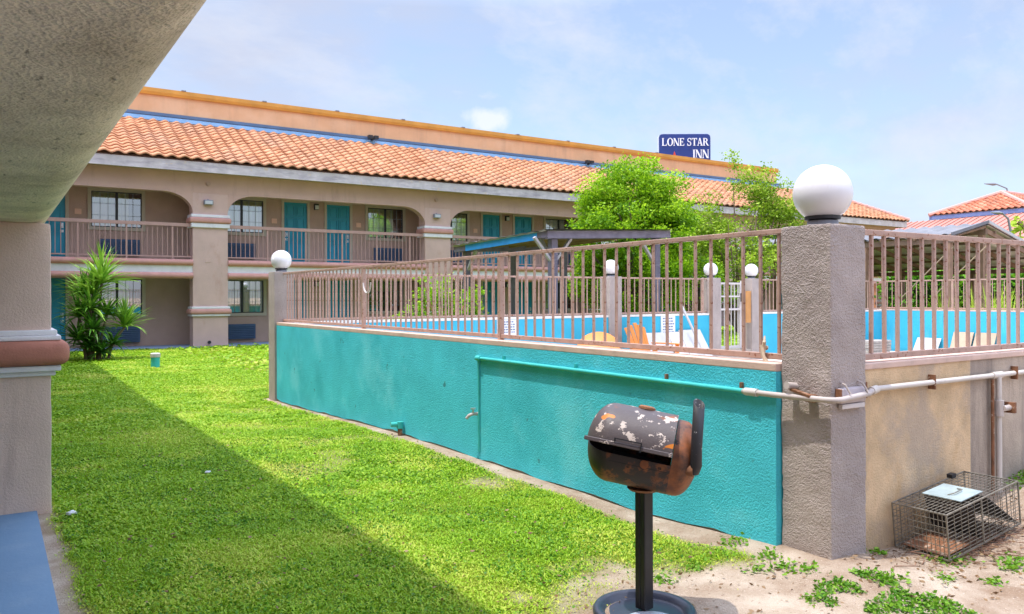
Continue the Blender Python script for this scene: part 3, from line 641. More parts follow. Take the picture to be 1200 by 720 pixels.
pillar(11.89, 12.25, 14.07, 14.43, 2.11, 'stucco pillar behind the round orange table and orange chair', 'white globe lamp over the orange chair, under the big tree', .18)
pillar(15.2, 15.56, 14.07, 14.43, 2.11, 'stucco pillar on the left side of white gate', 'white globe lamp left of the gate', .18)
pillar(16.74, 17.1, 14.07, 14.43, 2.11, 'stucco pillar on the right side of white gate beside brown board', 'white globe lamp right of the gate', .18)
FG = 'metal bar fences on the pool walls'
def fence(a, b, ztop, zb, sp, lab, posts=(), bw=.022, rail=.05):
    a = Vector(a); b = Vector(b); L = (b - a).length; d = (b - a) / L; z = Vector((0, 0, 1))
    t = thing('pool_fence', (a + b) / 2, lab, 'fence', FG)
    MB().bar(a + z * (ztop - rail / 2), b + z * (ztop - rail / 2), rail, rail).build('top_rail', 'fence', t, bevel=.006)
    MB().bar(a + z * (zb + .02), b + z * (zb + .02), rail, .04).build('bottom_rail', 'fence', t, bevel=.005)
    n = int(L / sp); first = None; p0 = None
    for i in range(n):
        p = a + d * (sp * (i + .55)); 
        if (p - b).length < .05: continue
        if any(abs(q - (p - a).length) < .05 for q in posts): continue
        if first is None: first = MB().bar(p + z * (zb + .041), p + z * (ztop - rail - .001), bw, bw).build('baluster', 'fence', t); p0 = p
        else:
            c = dup(first, t, p - p0); c.rotation_euler = (random.gauss(0, .002), random.gauss(0, .002), 0); c.location.z += .0005
            # turn about its own foot, not the thing's origin
            f = Vector(first.location) + (p0 - t.location) + z * zb; q = c.rotation_euler.to_matrix() @ f - f; c.location -= q
    for q in posts: p = a + d * q; MB().bar(p + z * (zb - .03), p + z * (ztop - rail - .001), .05, .05).build('fence_post', 'fence', t)
    return t
fence((4.37, 3.368, 0), (4.37, 14.07, 0), 2.094, 1.228, .149, 'long rose-brown bar fence on top of the near turquoise wall', (3.52, 7.1), .018, .036)
fence((4.645, 3.12, 0), (12.2, 3.12, 0), 2.085, 1.226, .153, 'rusty bar fence on the beige wall, right of the big pillar', (), .0215, .038)
fence((4.565, 14.23, 0), (11.885, 14.23, 0), 2.10, 1.232, .149, 'far bar fence between the corner pillar and the pillar by orange chair', (.12, 3.4), .018, .036)
fence((12.255, 14.23, 0), (15.195, 14.23, 0), 2.10, 1.232, .149, 'short bar fence behind the orange chair and white panels', (2.8,), .018, .036)
fence((17.105, 14.23, 0), (22.7, 14.23, 0), 2.10, 1.232, .149, 'bar fence right of the gate, seen beside the big pillar', (2.8,), .018, .036)
fence((22.86, 14.3, 0), (22.86, 3.2, 0), 2.10, 1.256, .152, 'bar fence at the far right end, in front of the carport', (2.2, 4.6, 7.2), .018, .038)
# gate in the back wall
t = thing('metal_gate', (16.15, 14.25, 0), 'pale metal bar gate standing between two globe pillars', 'gate')
f = MB(); x0, x1 = 15.62, 16.5
for q in ((x0, x0 + .05, .28, 2.0), (x1 - .05, x1, .28, 2.0), (x0 + .05, x1 - .05, .28, .36), (x0 + .05, x1 - .05, 1.28, 1.33), (x0 + .05, x1 - .05, 1.62, 1.66), (x0 + .05, x1 - .05, 1.95, 2.0)): f.box(q[0], q[1], 14.22, 14.26, q[2], q[3])
f.build('gate_frame', 'gatewhite', t)
for i in range(6): xx = x0 + .05 + (x1 - x0 - .1) * (i + .5) / 6; MB().box(xx - .009, xx + .009, 14.23, 14.25, .361, 1.949).build('gate_bar', 'gatewhite', t)
MB().box(x1 + .0, x1 + .13, 14.215, 14.265, .1, 2.05).build('jamb', 'gatewhite', t)
MB().box(15.562, 16.74, 14.1, 14.38, -.3, .26).build('threshold', 'found', t)
MB().box(x1 - .04, x1 + .02, 14.20, 14.2195, 1.5, 1.72).build('latch', 'black', t)
tag(MB().box(16.56, 16.73, 14.10, 14.14, .95, 1.78).build('hanging_board', 'plyorange', bevel=.006), 'narrow brown varnished board fixed beside the white gate', 'board')
# notices on the back walls
def notice(x0, x1, z0, z1, lab, rows):
    t = thing('notice_board', ((x0 + x1) / 2, 14.12, z0), lab, 'sign', 'notices on the back pool wall')
    MB().box(x0, x1, 14.10, 14.128, z0, z1).build('panel', 'paper', t); k = MB(); h = (z1 - z0) / (rows + 1)
    for r in range(rows):
        x = x0 + .05; zz = z1 - h * (r + .8)
        while x < x1 - .08:
            l = random.uniform(.02, .07); k.box(x, min(x + l, x1 - .04), 14.0965, 14.0995, zz - h * .2, zz + h * .2); x += l + .018
    k.build('lettering', 'ink', t)
notice(8.86, 9.34, .84, 1.165, 'white pool notice on blue wall between fence bars, left of the round table', 5)
notice(13.52, 13.98, .70, 1.165, 'white pool notice on blue wall just right of the orange chair', 6)
# orange furniture, panels and boards inside the pool yard
t = thing('round_table', (11.0, 13.45, -.02), 'orange round table tipped on its side against the back wall', 'table')
nrm = Vector((-.55, -.55, .62)).normalized(); ce = Vector((10.98, 13.4, .50)); q = nrm.to_track_quat('Z', 'Y')
def disc(r, h, off, mat, nm):
    m = MB(); m.lathe([(r - .02, -h / 2), (r, -h / 4), (r, h / 4), (r - .02, h / 2)], 40); m.v = [tuple(ce + q @ (Vector(p) + Vector((0, 0, off)))) for p in m.v]; return m.build(nm, mat, t, smooth=True)
disc(.47, .06, 0, 'orange', 'tabletop'); disc(.07, .5, -.28, 'orange', 'table_pedestal')
def adirondack(loc, rot, lab):
    t = thing('lounge_chair', loc, lab, 'chair', 'orange slatted garden chairs by the pool', rot)
    def L(mb, nm): return mb.build(nm, 'orange', t, local=True, bevel=.006, seg=1)
    for i in range(5):                                        # fan of back slats
        a = (i - 2) * .06; m = MB(); x = (i - 2) * .132; hh = 1.06 - abs(i - 2) * .05
        m.bar((x * .8, .30, .30), (x * 1.15, .58, hh), .12, .022, up=(0, 1, .4)); L(m, 'back_slat')
    m = MB(); m.bar((-.32, .40, .52), (.32, .40, .52), .03, .07); L(m, 'back_brace')
    for i in range(5): m = MB(); y = -.32 + i * .135; m.bar((-.35, y, .38 - i * .032), (.35, y, .38 - i * .032), .115, .022); L(m, 'seat_slat')
    for s in (-1, 1):
        m = MB(); m.box(s * .42 - .08, s * .42 + .08, -.42, .38, .585, .61); L(m, 'armrest')
        m = MB(); m.bar((s * .385, -.33, 0), (s * .385, -.33, .584), .1, .03, up=(1, 0, 0)); L(m, 'leg')
        m = MB(); m.bar((s * .34, .62, .02), (s * .34, -.36, .37), .03, .11); L(m, 'side_rail')
        m = MB(); m.bar((s * .40, .36, .12), (s * .40, .33, .584), .08, .03, up=(1, 0, 0)); L(m, 'rear_leg')
adirondack((12.45, 13.2, -.02), R(8), 'orange slatted garden chair below the globe lamp pillar, beside the tipped table')
def leaning(x0, x1, h, mat, nm, lab, cat, grp=None, y=14.10, run=.3, th=.03, z=-.02, sk=0):
    m = MB(); m.add([(x0, y - run, z), (x1, y - run, z), (x1 + sk, y - .005, z + h), (x0 + sk, y - .005, z + h), (x0, y - run - th, z), (x1, y - run - th, z), (x1 + sk, y - .005 - th, z + h), (x0 + sk, y - .005 - th, z + h)],
        [(0, 1, 2, 3), (7, 6, 5, 4), (4, 5, 1, 0), (5, 6, 2, 1), (6, 7, 3, 2), (7, 4, 0, 3)])
    return tag(m.build(nm, mat, bevel=.004, seg=1), lab, cat, grp)
PGp = 'white panels leaning by the back wall'
leaning(12.95, 13.72, .80, 'whitep', 'plastic_sheet', 'white panel leaning on back wall right behind the orange chair', 'panel', PGp)
leaning(13.80, 14.22, .80, 'gatewhite', 'plastic_sheet', 'narrow greyish panel leaning between two wider white panels', 'panel', PGp, run=.34, sk=-.1)
leaning(14.26, 15.0, .84, 'whitep', 'plastic_sheet', 'widest white panel leaning on back wall, left of the gate', 'panel', PGp, run=.36, sk=-.2)
tag(MB().tube([(14.62, 13.6, .0), (14.16, 14.05, 1.40)], .03, 8).build('white_pole', 'whitep', smooth=True), 'white pole leaning on the back fence above white panels', 'pole')
t = thing('paver_stack', (21.6, 13.75, -.02), 'low stack of grey pavers by blue wall right of big pillar', 'paver stack')
for i in range(5): o_ = random.uniform(-.04, .04); MB().box(21.0 + o_, 21.95 + o_, 13.4, 13.9, -.018 + i * .075, .05 + i * .075).build('paver', 'block', t, bevel=.008, seg=1)
def leanx(y0, y1, h, mat, nm, lab, cat, grp=None, run=.3):
    m = MB(); X_ = 22.755; m.add([(X_ - run, y0, -.02), (X_ - run, y1, -.02), (X_ - .005, y1, h), (X_ - .005, y0, h), (X_ - run - .03, y0, -.02), (X_ - run - .03, y1, -.02), (X_ - .035, y1, h), (X_ - .035, y0, h)],
        [(0, 1, 2, 3), (7, 6, 5, 4), (4, 5, 1, 0), (5, 6, 2, 1), (6, 7, 3, 2), (7, 4, 0, 3)]); return tag(m.build(nm, mat, bevel=.004, seg=1), lab, cat, grp)
leanx(12.35, 13.05, .42, 'whitep', 'white_board', 'small white board propped low on the blue end wall', 'board', 'boards leaning on the end wall')
leanx(11.45, 12.0, .62, 'ply', 'plywood_board', 'pale plywood board on the blue end wall, left of its twin', 'board', 'boards leaning on the end wall')
leanx(10.85, 11.40, .62, 'ply', 'plywood_board', 'pale plywood board on the blue end wall, right of its twin', 'board', 'boards leaning on the end wall')

# ------------------------------------------------------------------ pipes and fittings on the walls
t = thing('water_pipe', (WX - .02, 5.3, 1.0), 'teal painted water pipe running along the turquoise wall', 'pipe')
px = WX - .022
MB().tube([(px, 7.08, 1.018), (px, 5.2, 1.016), (px, 3.60, 1.014)], .0185, 10).build('pipe_run', 'tealpipe', t, smooth=True)
MB().tube([(px, 7.08, 1.02), (px + .01, 7.085, .7), (px + .012, 7.085, .05)], .011, 8).build('drop_pipe', 'tealpipe', t, smooth=True)
MB().tube([(px, 7.11, 1.018), (px, 7.03, 1.018)], .027, 10).build('pipe_end', 'tealpipe', t, smooth=True)
for y in (6.6, 5.45, 4.35, 3.64): MB().box(px - .004, px + .021, y - .008, y + .008, 1.03, 1.07).build('clamp', 'tealpipe' if y > 5 else 'rusty', t)
t = thing('water_pipe', (4.3, 2.97, 1.0), 'pinkish white pipe bent round the near pillar and along the beige wall', 'pipe')
cyy = 2.962
MB().tube([(px, 3.62, 1.014), (px, 3.38, 1.014), (4.222, 3.2, 1.016), (4.232, 3.02, 1.018), (4.242, 2.985, 1.018), (4.262, 2.955, 1.019), (4.30, 2.942, 1.02), (4.60, 2.955, 1.038), (4.70, 2.995, 1.046)], .0185, 12).build('pillar_run', 'greypipe', t, smooth=True)
MB().tube([(4.66, 2.985, 1.043), (4.80, 3.02, 1.049), (6.2, 3.033, 1.047), (12.0, 3.033, 1.05)], .0185, 12).build('wall_run', 'pvc', t, smooth=True)
for a, b in (((px, 3.60, 1.014), (px, 3.50, 1.014)), ((4.68, 2.99, 1.044), (4.77, 3.012, 1.049)), ((6.28, 3.033, 1.047), (6.42, 3.033, 1.047))): MB().tube([a, b], .026, 12).build('coupling', 'pvc', t, smooth=True)
for x in (4.66, 5.46, 6.62): MB().box(x - .006, x + .006, 3.008, 3.058, 1.0, 1.10).build('clamp', 'rusty', t)
MB().tube([(6.35, 3.02, 1.03), (6.35, 3.02, .72), (6.352, 3.02, .1)], .021, 12).build('drop_pipe', 'pvc', t, smooth=True)
MB().tube([(6.35, 3.02, .86), (6.35, 3.02, .74)], .035, 12).tube([(6.35, 2.99, .80), (6.45, 2.99, .80)], .022, 10).build('valve', 'greypipe', t, smooth=True)
MB().box(6.44, 6.47, 2.95, 3.03, .76, .84).build('valve_handle', 'rusty', t)
tag(MB().tube([(6.285, 3.032, 1.02), (6.285, 3.032, .1)], .012, 8).build('rusty_conduit', 'rusty', smooth=True), 'thin rusty conduit beside the white drop pipe', 'conduit')
# rusted lamp bracket on the lit pillar face, metal wall lamp on the shaded face
t = thing('lamp_bracket', (4.28, 3.2, 1.02), 'rusted lamp bracket on left face of near pillar above pipe', 'bracket')
MB().tube([(4.281, 3.255, 1.075), (4.20, 3.262, 1.085)], .024, 10).build('socket', 'greypipe', t, smooth=True)
MB().bar((4.232, 3.25, 1.06), (4.225, 3.10, 1.03), .035, .014).build('bracket_arm', 'rusty', t)
MB().box(4.235, 4.279, 3.09, 3.16, .99, 1.04).build('mount_plate', 'rusty', t, bevel=.01)
t = thing('wall_lamp', (4.45, 2.99, 1.02), 'old metal box lamp on right face of near pillar behind pipe', 'lamp')
m = MB(); m.prism([(2.996, .985), (2.972, .988), (2.962, 1.01), (2.972, 1.075), (2.996, 1.085)], 4.335, 4.585, 'x'); m.build('lamp_box', 'boxmetal', t, bevel=.006)
MB().box(4.345, 4.575, 2.966, 2.996, .955, .984).build('lamp_glass', 'gatewhite', t, bevel=.005)
for x in (4.37, 4.55): m = MB(); m.tube([(x, 2.998, 1.115), (x, 2.965, 1.105), (x + .01, 2.935, 1.05)], .006, 6); m.build('bracket_strap', 'greypipe', t)
MB().box(4.318, 4.334, 2.96, 2.997, 1.0, 1.08).build('end_plate', 'rusty', t)
def tap(y, z, lab, nm='garden_tap'):
    t = thing(nm, (WX, y, z), lab, 'tap', 'garden taps on the turquoise wall')
    MB().tube([(WX + .0, y, z), (WX - .07, y, z), (WX - .10, y + .02, z - .015), (WX - .115, y + .04, z - .045)], .017, 10).build('spout', 'greypipe', t, smooth=True)
    m = MB(); m.tube([(WX - .06, y, z + .01), (WX - .06, y, z + .05)], .008, 6); m.lathe([(.002, .05), (.028, .05), (.028, .062), (.002, .062)], 12, (WX - .06, y, z)); m.build('tap_handle', 'steel', t)
tap(7.12, .44, 'small silver tap on the turquoise wall beside the thin vertical pipe')
t = thing('pipe_stub', (WX - .06, 8.9, 0), 'teal topped pipe stub at the foot of the turquoise wall', 'pipe')
MB().tube([(WX - .05, 8.9, -.1), (WX - .05, 8.9, .06)], .03, 10).build('riser', 'rusty', t, smooth=True); MB().tube([(WX - .05, 8.9, .05), (WX - .05, 8.9, .13)], .042, 10).tube([(WX - .03, 8.9, .1), (WX - .16, 8.93, .1)], .03, 10).build('pipe_cap', 'tealpipe', t, smooth=True)
tag(MB().tube([(4.37, 3.55, 1.30), (4.335, 3.56, 1.31), (4.33, 3.55, 1.25), (4.335, 3.52, 1.20), (4.34, 3.5, 1.16)], [.016, .02, .014, .016, .006], 8).tube([(4.345, 3.56, 1.27), (4.33, 3.54, 1.34), (4.36, 3.56, 1.38)], [.014, .012, .005], 8).build('rope_knot', 'rope', smooth=True), 'frayed rope knotted round the last fence bar by near pillar', 'rope')
tag(MB().tube([(4.35, 10.3 + .13 * math.cos(t), 1.85 - .14 * math.sin(t)) for t in [PI * i / 10 for i in range(11)]], .012, 8).build('hanging_hook', 'gatewhite', smooth=True), 'pale U-shaped wire hanging in the long fence', 'wire')
# ------------------------------------------------------------------ barrel grill
ga = math.atan2(-.72, .69)
gr = thing('barrel_grill', (2.884, 3.143, float(g(2.884, 3.143))), 'rusty barrel grill with flaked lid and chimney on a black post', 'grill', None, ga)
gz = .862; rad = .197; HL = .315
def drum(x0, x1, r, t0, t1, dome0, dome1, n=36, nd=7):
    """shell about local x: angle 0 = away from camera side (+y), PI/2 = up, PI = front (-y)"""
    prof = []
    if dome0: prof += [(x0 - dome0 * math.cos(a), r * math.sin(a)) for a in [PI / 2 * i / nd for i in range(nd)]]
    prof += [(x0 + (x1 - x0) * i / 6, r) for i in range(7)]
    if dome1: prof += [(x1 + dome1 * math.sin(a), r * math.cos(a)) for a in [PI / 2 * i / nd for i in range(1, nd + 1)]]
    vs = []; fs = []
    for x, rr in prof:
        for k in range(n + 1): t = t0 + (t1 - t0) * k / n; vs.append((x, rr * math.cos(t), rr * math.sin(t)))
    for i in range(len(prof) - 1):
        for k in range(n): a = i * (n + 1) + k; fs.append((a, a + 1, a + n + 2, a + n + 1))
    return vs, fs
def shell(vs, fs, nm, mat, parent, th=.006, xf=None):
    me = bpy.data.meshes.new(nm); me.from_pydata([(tuple(xf @ Vector(p)) if xf else p) for p in vs], [], fs)
    bm = bmesh.new(); bm.from_mesh(me); bmesh.ops.remove_doubles(bm, verts=bm.verts, dist=1e-4); bmesh.ops.recalc_face_normals(bm, faces=bm.faces)
    bmesh.ops.solidify(bm, geom=bm.faces[:], thickness=th)
    for f in bm.faces: f.smooth = True
    for e in bm.edges:
        if len(e.link_faces) == 2 and e.calc_face_angle(0) > R(45): e.smooth = False
    bm.to_mesh(me); bm.free(); return link(nm, me, mat, parent)
up = Matrix.Translation((0, 0, gz)); tilt = Matrix.Translation((0, 0, gz)) @ Matrix.Rotation(R(10), 4, 'Y')
XL, XM = -.165, .150
vs, fs = drum(XL, XM, rad, PI * 1.0 + R(3), 2 * PI + R(68), .13, 0, 36, 10); shell(vs, fs, 'barrel', 'drum', gr, .006, tilt)
vs, fs = drum(XM + .0005, .185, rad - .0005, 0, 2 * PI, 0, .10, 48, 10); shell(vs, fs, 'barrel_end', 'rustend', gr, .005, tilt)
hinge = tilt @ Matrix.Translation((0, rad * math.cos(R(68)), rad * math.sin(R(68)))) @ Matrix.Rotation(R(-12), 4, 'X') @ Matrix.Translation((0, -rad * math.cos(R(68)), -rad * math.sin(R(68))))
vs, fs = drum(XL - .01, XM - .004, rad + .006, R(66), PI + R(1), .125, 0, 36, 10); lid = shell(vs, fs, 'lid', 'lid', gr, .005, hinge)
m = MB(); r2 = rad + .008; y0 = -r2; 
m.box(XL - .13, XM - .002, y0 - .012, y0 + .003, -.022, -.001); m.v = [tuple(hinge @ Vector(p)) for p in m.v]; m.build('lid_flange', 'lid', lid, local=True, bevel=.003, seg=1)
m = MB(); m.box(XL + .02, XL + .16, y0 - .02, y0 - .0125, .012, .018); m.box(XL + .02, XL + .027, y0 - .019, y0 - .0, .0, .012); m.box(XL + .153, XL + .16, y0 - .019, y0 - .0, -.03, .012); m.v = [tuple(hinge @ Vector(p)) for p in m.v]; m.build('lid_handle', 'post', lid, local=True)
m = MB(); m.box(XL + .005, XM - .015, -rad + .006, rad * .3, -.05, -.044); m.v = [tuple(tilt @ Vector(p)) for p in m.v]; m.build('ash_tray', 'dark', gr, local=True)
m = MB(); m.lathe([(.045, .0), (.045, .012), (.035, .02)], 16, (-.02, -.02, r2 - .008)); m.v = [tuple(hinge @ Vector(p)) for p in m.v]; m.build('vent_cap', 'rusty', lid, local=True, smooth=True)
m = MB(); m.lathe([(.022, 0), (.022, .006), (.002, .007)], 12); m.v = [tuple(tilt @ (Matrix.Translation((.02, -rad - .0, .0 - .03)) @ Matrix.Rotation(R(90), 4, 'X') @ Vector(p))) for p in m.v]; m.build('rust_boss', 'rustend', gr, local=True)
# chimney
cxl, cyl = .255, -.125
m = MB(); m.tube([(cxl - .06, cyl - .02, gz - .06), (cxl + .0, cyl - .03, gz - .062)], .03, 14); m.build('chimney_stub', 'rusty', gr, local=True, smooth=True)
m = MB(); pts = [(cxl - .01, cyl + .0, gz - .065), (cxl + .006, cyl - .025, gz - .06), (cxl + .014, cyl - .035, gz - .035), (cxl + .016, cyl - .036, gz + .05), (cxl + .03, cyl - .036, gz + .275)]
m.tube(pts, [.022, .025, .025, .024, .024], 18, cap=False)
k = len(m.v) - 18
for i in range(k, k + 18): x, y, z = m.v[i]; m.v[i] = (x, y, z + (y - cyl + .036) * .8 - (x - cxl - .03) * .35)
me = bpy.data.meshes.new('chimney'); me.from_pydata(m.v, [], m.f); bm = bmesh.new(); bm.from_mesh(me); bmesh.ops.recalc_face_normals(bm, faces=bm.faces); bmesh.ops.solidify(bm, geom=bm.faces[:], thickness=.004); 
for f_ in bm.faces: f_.smooth = True
bm.to_mesh(me); bm.free(); link('chimney', me, 'chim', gr)
pm = MB(); 
for s in (-1, 1): pm.box(-.034, .034, s * .001 if s > 0 else -.035, .035 if s > 0 else -.001, .03, gz - rad + .012)
po = pm.build('post', 'post', gr, local=True, bevel=.004, seg=1); po.rotation_euler = (0, 0, R(52))
MB().lathe([(.075, gz - rad - .012), (.09, gz - rad + .002)], 20).build('post_collar', 'rusty', gr, local=True)
rim = MB(); rim.lathe([(.20, .0), (.212, .012), (.225, .03), (.243, .04), (.262, .036), (.272, .02), (.27, .0), (.262, -.02), (.2, -.02)], 56); rim.build('rim', 'rimblue', gr, local=True, smooth=True, sharp=60)
MB().lathe([(.001, .02), (.06, .02), (.12, .012), (.17, .008), (.198, .004)], 40).build('wheel_disc', 'rimblue', gr, local=True, smooth=True)
m = MB(); m.lathe([(.15, .012), (.15, .02), (.14, .03), (.001, .034)], 36, (.05, -.17, 0)); m.build('hub_plate', 'rimgrey', gr, local=True, smooth=True)

# ------------------------------------------------------------------ wire cage trap
tx, ty = 4.985, 2.84; tl, tw, th_ = .86, .36, .29
tr = thing('cage_trap', (tx, ty, .0), 'wire animal trap cage with pale plate on the sand by the beige wall', 'cage')
slope = Matrix.Translation((tx, ty, .0)) @ Matrix.Rotation(R(-1.5), 4, 'Z') @ Matrix.Rotation(R(-7), 4, 'Y') 
def TB(mb, nm, mat, bev=0): mb.v = [tuple(slope @ Vector(p)) for p in mb.v]; return mb.build(nm, mat, tr, bevel=bev, seg=1)
wr = .0032; h2 = tw / 2
def wires(nm, lines, r=wr):
    m = MB(); [m.bar(a, b, r, r) for a, b in lines]; return TB(m, nm, 'wire')
nl = int(tl / .028); nh = 12; nwd = 13
wires('front_mesh', [((0, -h2, th_ * i / nh), (tl, -h2, th_ * i / nh)) for i in range(nh + 1)] + [((tl * i / 11, -h2 - .002, 0), (tl * i / 11, -h2 - .002, th_)) for i in range(12)])
wires('back_mesh', [((0, h2, th_ * i / nh), (tl, h2, th_ * i / nh)) for i in range(nh + 1)] + [((tl * i / 11, h2 + .002, 0), (tl * i / 11, h2 + .002, th_)) for i in range(12)])
wires('top_mesh', [((0, -h2 + tw * i / nwd, th_), (tl, -h2 + tw * i / nwd, th_)) for i in range(1, nwd)] + [((tl * i / nl * 2, -h2, th_ + .002), (tl * i / nl * 2, h2, th_ + .002)) for i in range(nl // 2 + 1)])
wires('end_mesh', [((0, -h2 + tw * i / nwd, 0), (0, -h2 + tw * i / nwd, th_)) for i in range(nwd + 1)] + [((-.002, -h2, th_ * i / 7), (-.002, h2, th_ * i / 7)) for i in range(8)])
wires('end_mesh', [((tl, -h2 + tw * i / nwd, 0), (tl, -h2 + tw * i / nwd, th_)) for i in range(nwd + 1)])
wires('floor_mesh', [((0, -h2 + tw * i / 6, 0), (tl, -h2 + tw * i / 6, 0)) for i in range(7)])
fr = [((x, y, 0), (x, y, th_)) for x in (0, .40, tl) for y in (-h2, h2)] + [((0, y, z), (tl, y, z)) for y in (-h2, h2) for z in (0, th_)] + [((x, -h2, z), (x, h2, z)) for x in (0, tl) for z in (0, th_)]
wires('cage_frame', fr, .0085)
m = MB(); m.bar((tl - .03, 0, .02), (tl - .36, 0, th_ - .02), tw - .03, .006, up=(0, 0, 1)); TB(m, 'trap_door', 'trapplate')
m = MB(); m.bar((.33, 0, th_ - .03), (.40, 0, .03), tw - .04, .006, up=(1, 0, 0)); TB(m, 'inner_plate', 'trapplate')
m = MB(); m.box(.24, .50, -h2 + .04, h2 - .06, th_ + .012, th_ + .017); TB(m, 'guard_plate', 'guard')
m = MB(); m.tube([(.30, -.02, th_ + .018), (.32, -.05, th_ + .03), (.42, -.05, th_ + .03), (.45, .0, th_ + .018)], .004, 6); TB(m, 'carry_handle', 'wire')
m = MB(); m.box(tl - .20, tl - .15, h2 - .03, h2 + .01, th_ + .004, th_ + .03); TB(m, 'latch', 'black')
m = MB(); m.box(.02, .30, -h2 + .03, h2 - .03, .012, .017); TB(m, 'bait_tray', 'rusty')
r = np.random.default_rng(5); m = MB()
for i in range(260):
    x, y = r.normal(5.35, .28), r.normal(2.72, .09); 
    if y > 3.03: continue
    a = r.uniform(0, 2 * PI) if i % 3 else r.normal(-.55, .2); l = r.uniform(.03, .13) * (1.6 if i % 3 == 0 else 1); z = float(g(x, y)) + .008 + r.random() * .03
    m.bar((x, y, z), (x + l * math.cos(a), y + l * math.sin(a), z + r.normal(0, .012)), r.uniform(.002, .005))
tag(m.build('twig_litter', 'stick'), 'brown twigs and pine litter lying under the cage', 'twigs', kind='stuff')
P = np.stack([r.normal(5.3, .33, 420), r.normal(2.78, .13, 420), np.zeros(420)], -1); P = P[P[:, 1] < 3.02]; P[:, 2] = g(P[:, 0], P[:, 1]) + .008 + .02 * r.random(len(P))
P2 = np.concatenate([np.stack([r.uniform(2.0, 7, 700), r.uniform(2.2, 3.6, 700), np.zeros(700)], -1), np.stack([r.uniform(.4, 4.1, 900), r.uniform(3.2, 12, 900), np.full(900, .02)], -1)]); P2 = P2[(P2[:, 1] < 3.0) | (P2[:, 0] < 4.15)]; P2[:, 2] += g(P2[:, 0], P2[:, 1]) + .006
P = np.concatenate([P, P2]); V, F, T = cards(P, .032, r, .3 + .4 * r.random(len(P)), .35, .5); tag(npmesh('dead_leaves', V, F, 'dryleaf', tint=T), 'dry dead leaves scattered on the sandy soil', 'leaves', kind='stuff')
# weeds on the sand
spots = [(4.12, 3.62, .07), (4.05, 3.28, .06), (3.98, 3.12, .06), (4.07, 3.02, .05), (3.85, 3.22, .05), (4.72, 2.98, .05), (5.02, 2.72, .07), (5.08, 2.66, .07), (5.13, 2.76, .06), (5.28, 2.45, .07), (5.22, 2.4, .06), (4.6, 2.5, .05), (4.85, 2.35, .05),
         (5.75, 2.35, .05), (6.75, 2.9, .12), (6.9, 2.95, .13), (6.6, 2.98, .1), (5.5, 2.25, .05), (4.3, 2.62, .06), (3.62, 3.5, .05), (3.3, 3.45, .05), (3.75, 2.75, .05), (6.2, 2.6, .05), (6.95, 2.6, .08)]
Ls = []
for x, y, s in spots:
    n = int(70 * (s / .06)); p = np.stack([r.normal(x, s * .75, n), r.normal(y, s * .6, n), np.zeros(n)], -1); p[:, 1] = np.where(p[:, 0] > 4.6, np.minimum(p[:, 1], 3.03), p[:, 1])
    p[:, 2] = g(p[:, 0], p[:, 1]) + s * .5 * r.random(n) ** 1.3; Ls.append(cards(p, .03, r, .25 + .5 * r.random(n), .8, .6))
V, F, T = merge(Ls); tag(npmesh('weeds', V, F, 'weedm', tint=T), 'small green weeds sprouting from the bare sandy soil', 'weeds', kind='stuff')
n = 5200; a_ = r.uniform(0, 2 * PI, n); k_ = r.random(n) ** .5; p = np.stack([4.04 + .36 * k_ * np.cos(a_), 2.38 + .50 * k_ * np.sin(a_), np.zeros(n)], -1)
kp = (vnoise(p[:, 0], p[:, 1], 9, 51) > .30 + .45 * (k_ ** 3)) & ((p[:, 1] < 2.97) | (p[:, 0] < 4.2)); p = p[kp]; p[:, 2] = g(p[:, 0], p[:, 1]) + .022 * r.random(len(p)); V, F, T = cards(p, .024, r, .05 + .75 * r.random(len(p)) ** 1.4, .8, .7)
tag(npmesh('clover_patch', V, F, 'weedm', tint=T), 'low green clover patch on the sand before the near pillar', 'clover', kind='stuff')
# small things on the lawn and soil
t = thing('pipe_cleanout', (3.30, 20.6, -.06), 'short teal cleanout pipe with white cap standing in lawn', 'pipe')
MB().lathe([(.10, -.05), (.10, .30)], 18, (3.30, 20.6, -.06)).build('pipe_body', 'tealpipe', t, smooth=True); MB().lathe([(.115, .301), (.115, .38), (.09, .40)], 18, (3.30, 20.6, -.06)).build('pipe_cap', 'pvc', t, smooth=True)
def lump(nm, mat, loc, s, lab, cat, seed):
    rr = random.Random(seed); bm = bmesh.new(); bmesh.ops.create_icosphere(bm, subdivisions=3, radius=1)
    for v in bm.verts:
        q = v.co.copy(); k = 1 + .22 * math.sin(5 * q.x + seed) * math.sin(4 * q.y + 1) + .12 * math.sin(9 * q.z + 3 * q.x); v.co = Vector((q.x * s[0] * k, q.y * s[1] * k, max(-.4, q.z) * s[2] * k)) + Vector(loc)
    for f in bm.faces: f.smooth = True
    me = bpy.data.meshes.new(nm); bm.to_mesh(me); bm.free(); return tag(link(nm, me, mat), lab, cat)
lump('plastic_bag', 'bag', (6.95, 2.88, float(g(6.95, 2.88)) + .03), (.16, .12, .07), 'crumpled white plastic bag on the sand behind the cage', 'bag', 2)
lump('paper_scrap', 'paper', (1.72, 7.9, -.0), (.028, .02, .012), 'small white paper scrap on the shaded lawn', 'litter', 4)
lump('paper_scrap', 'paper', (.52, 6.98, .0), (.035, .018, .02), 'white scrap lying at the foot of the near column', 'litter', 7)
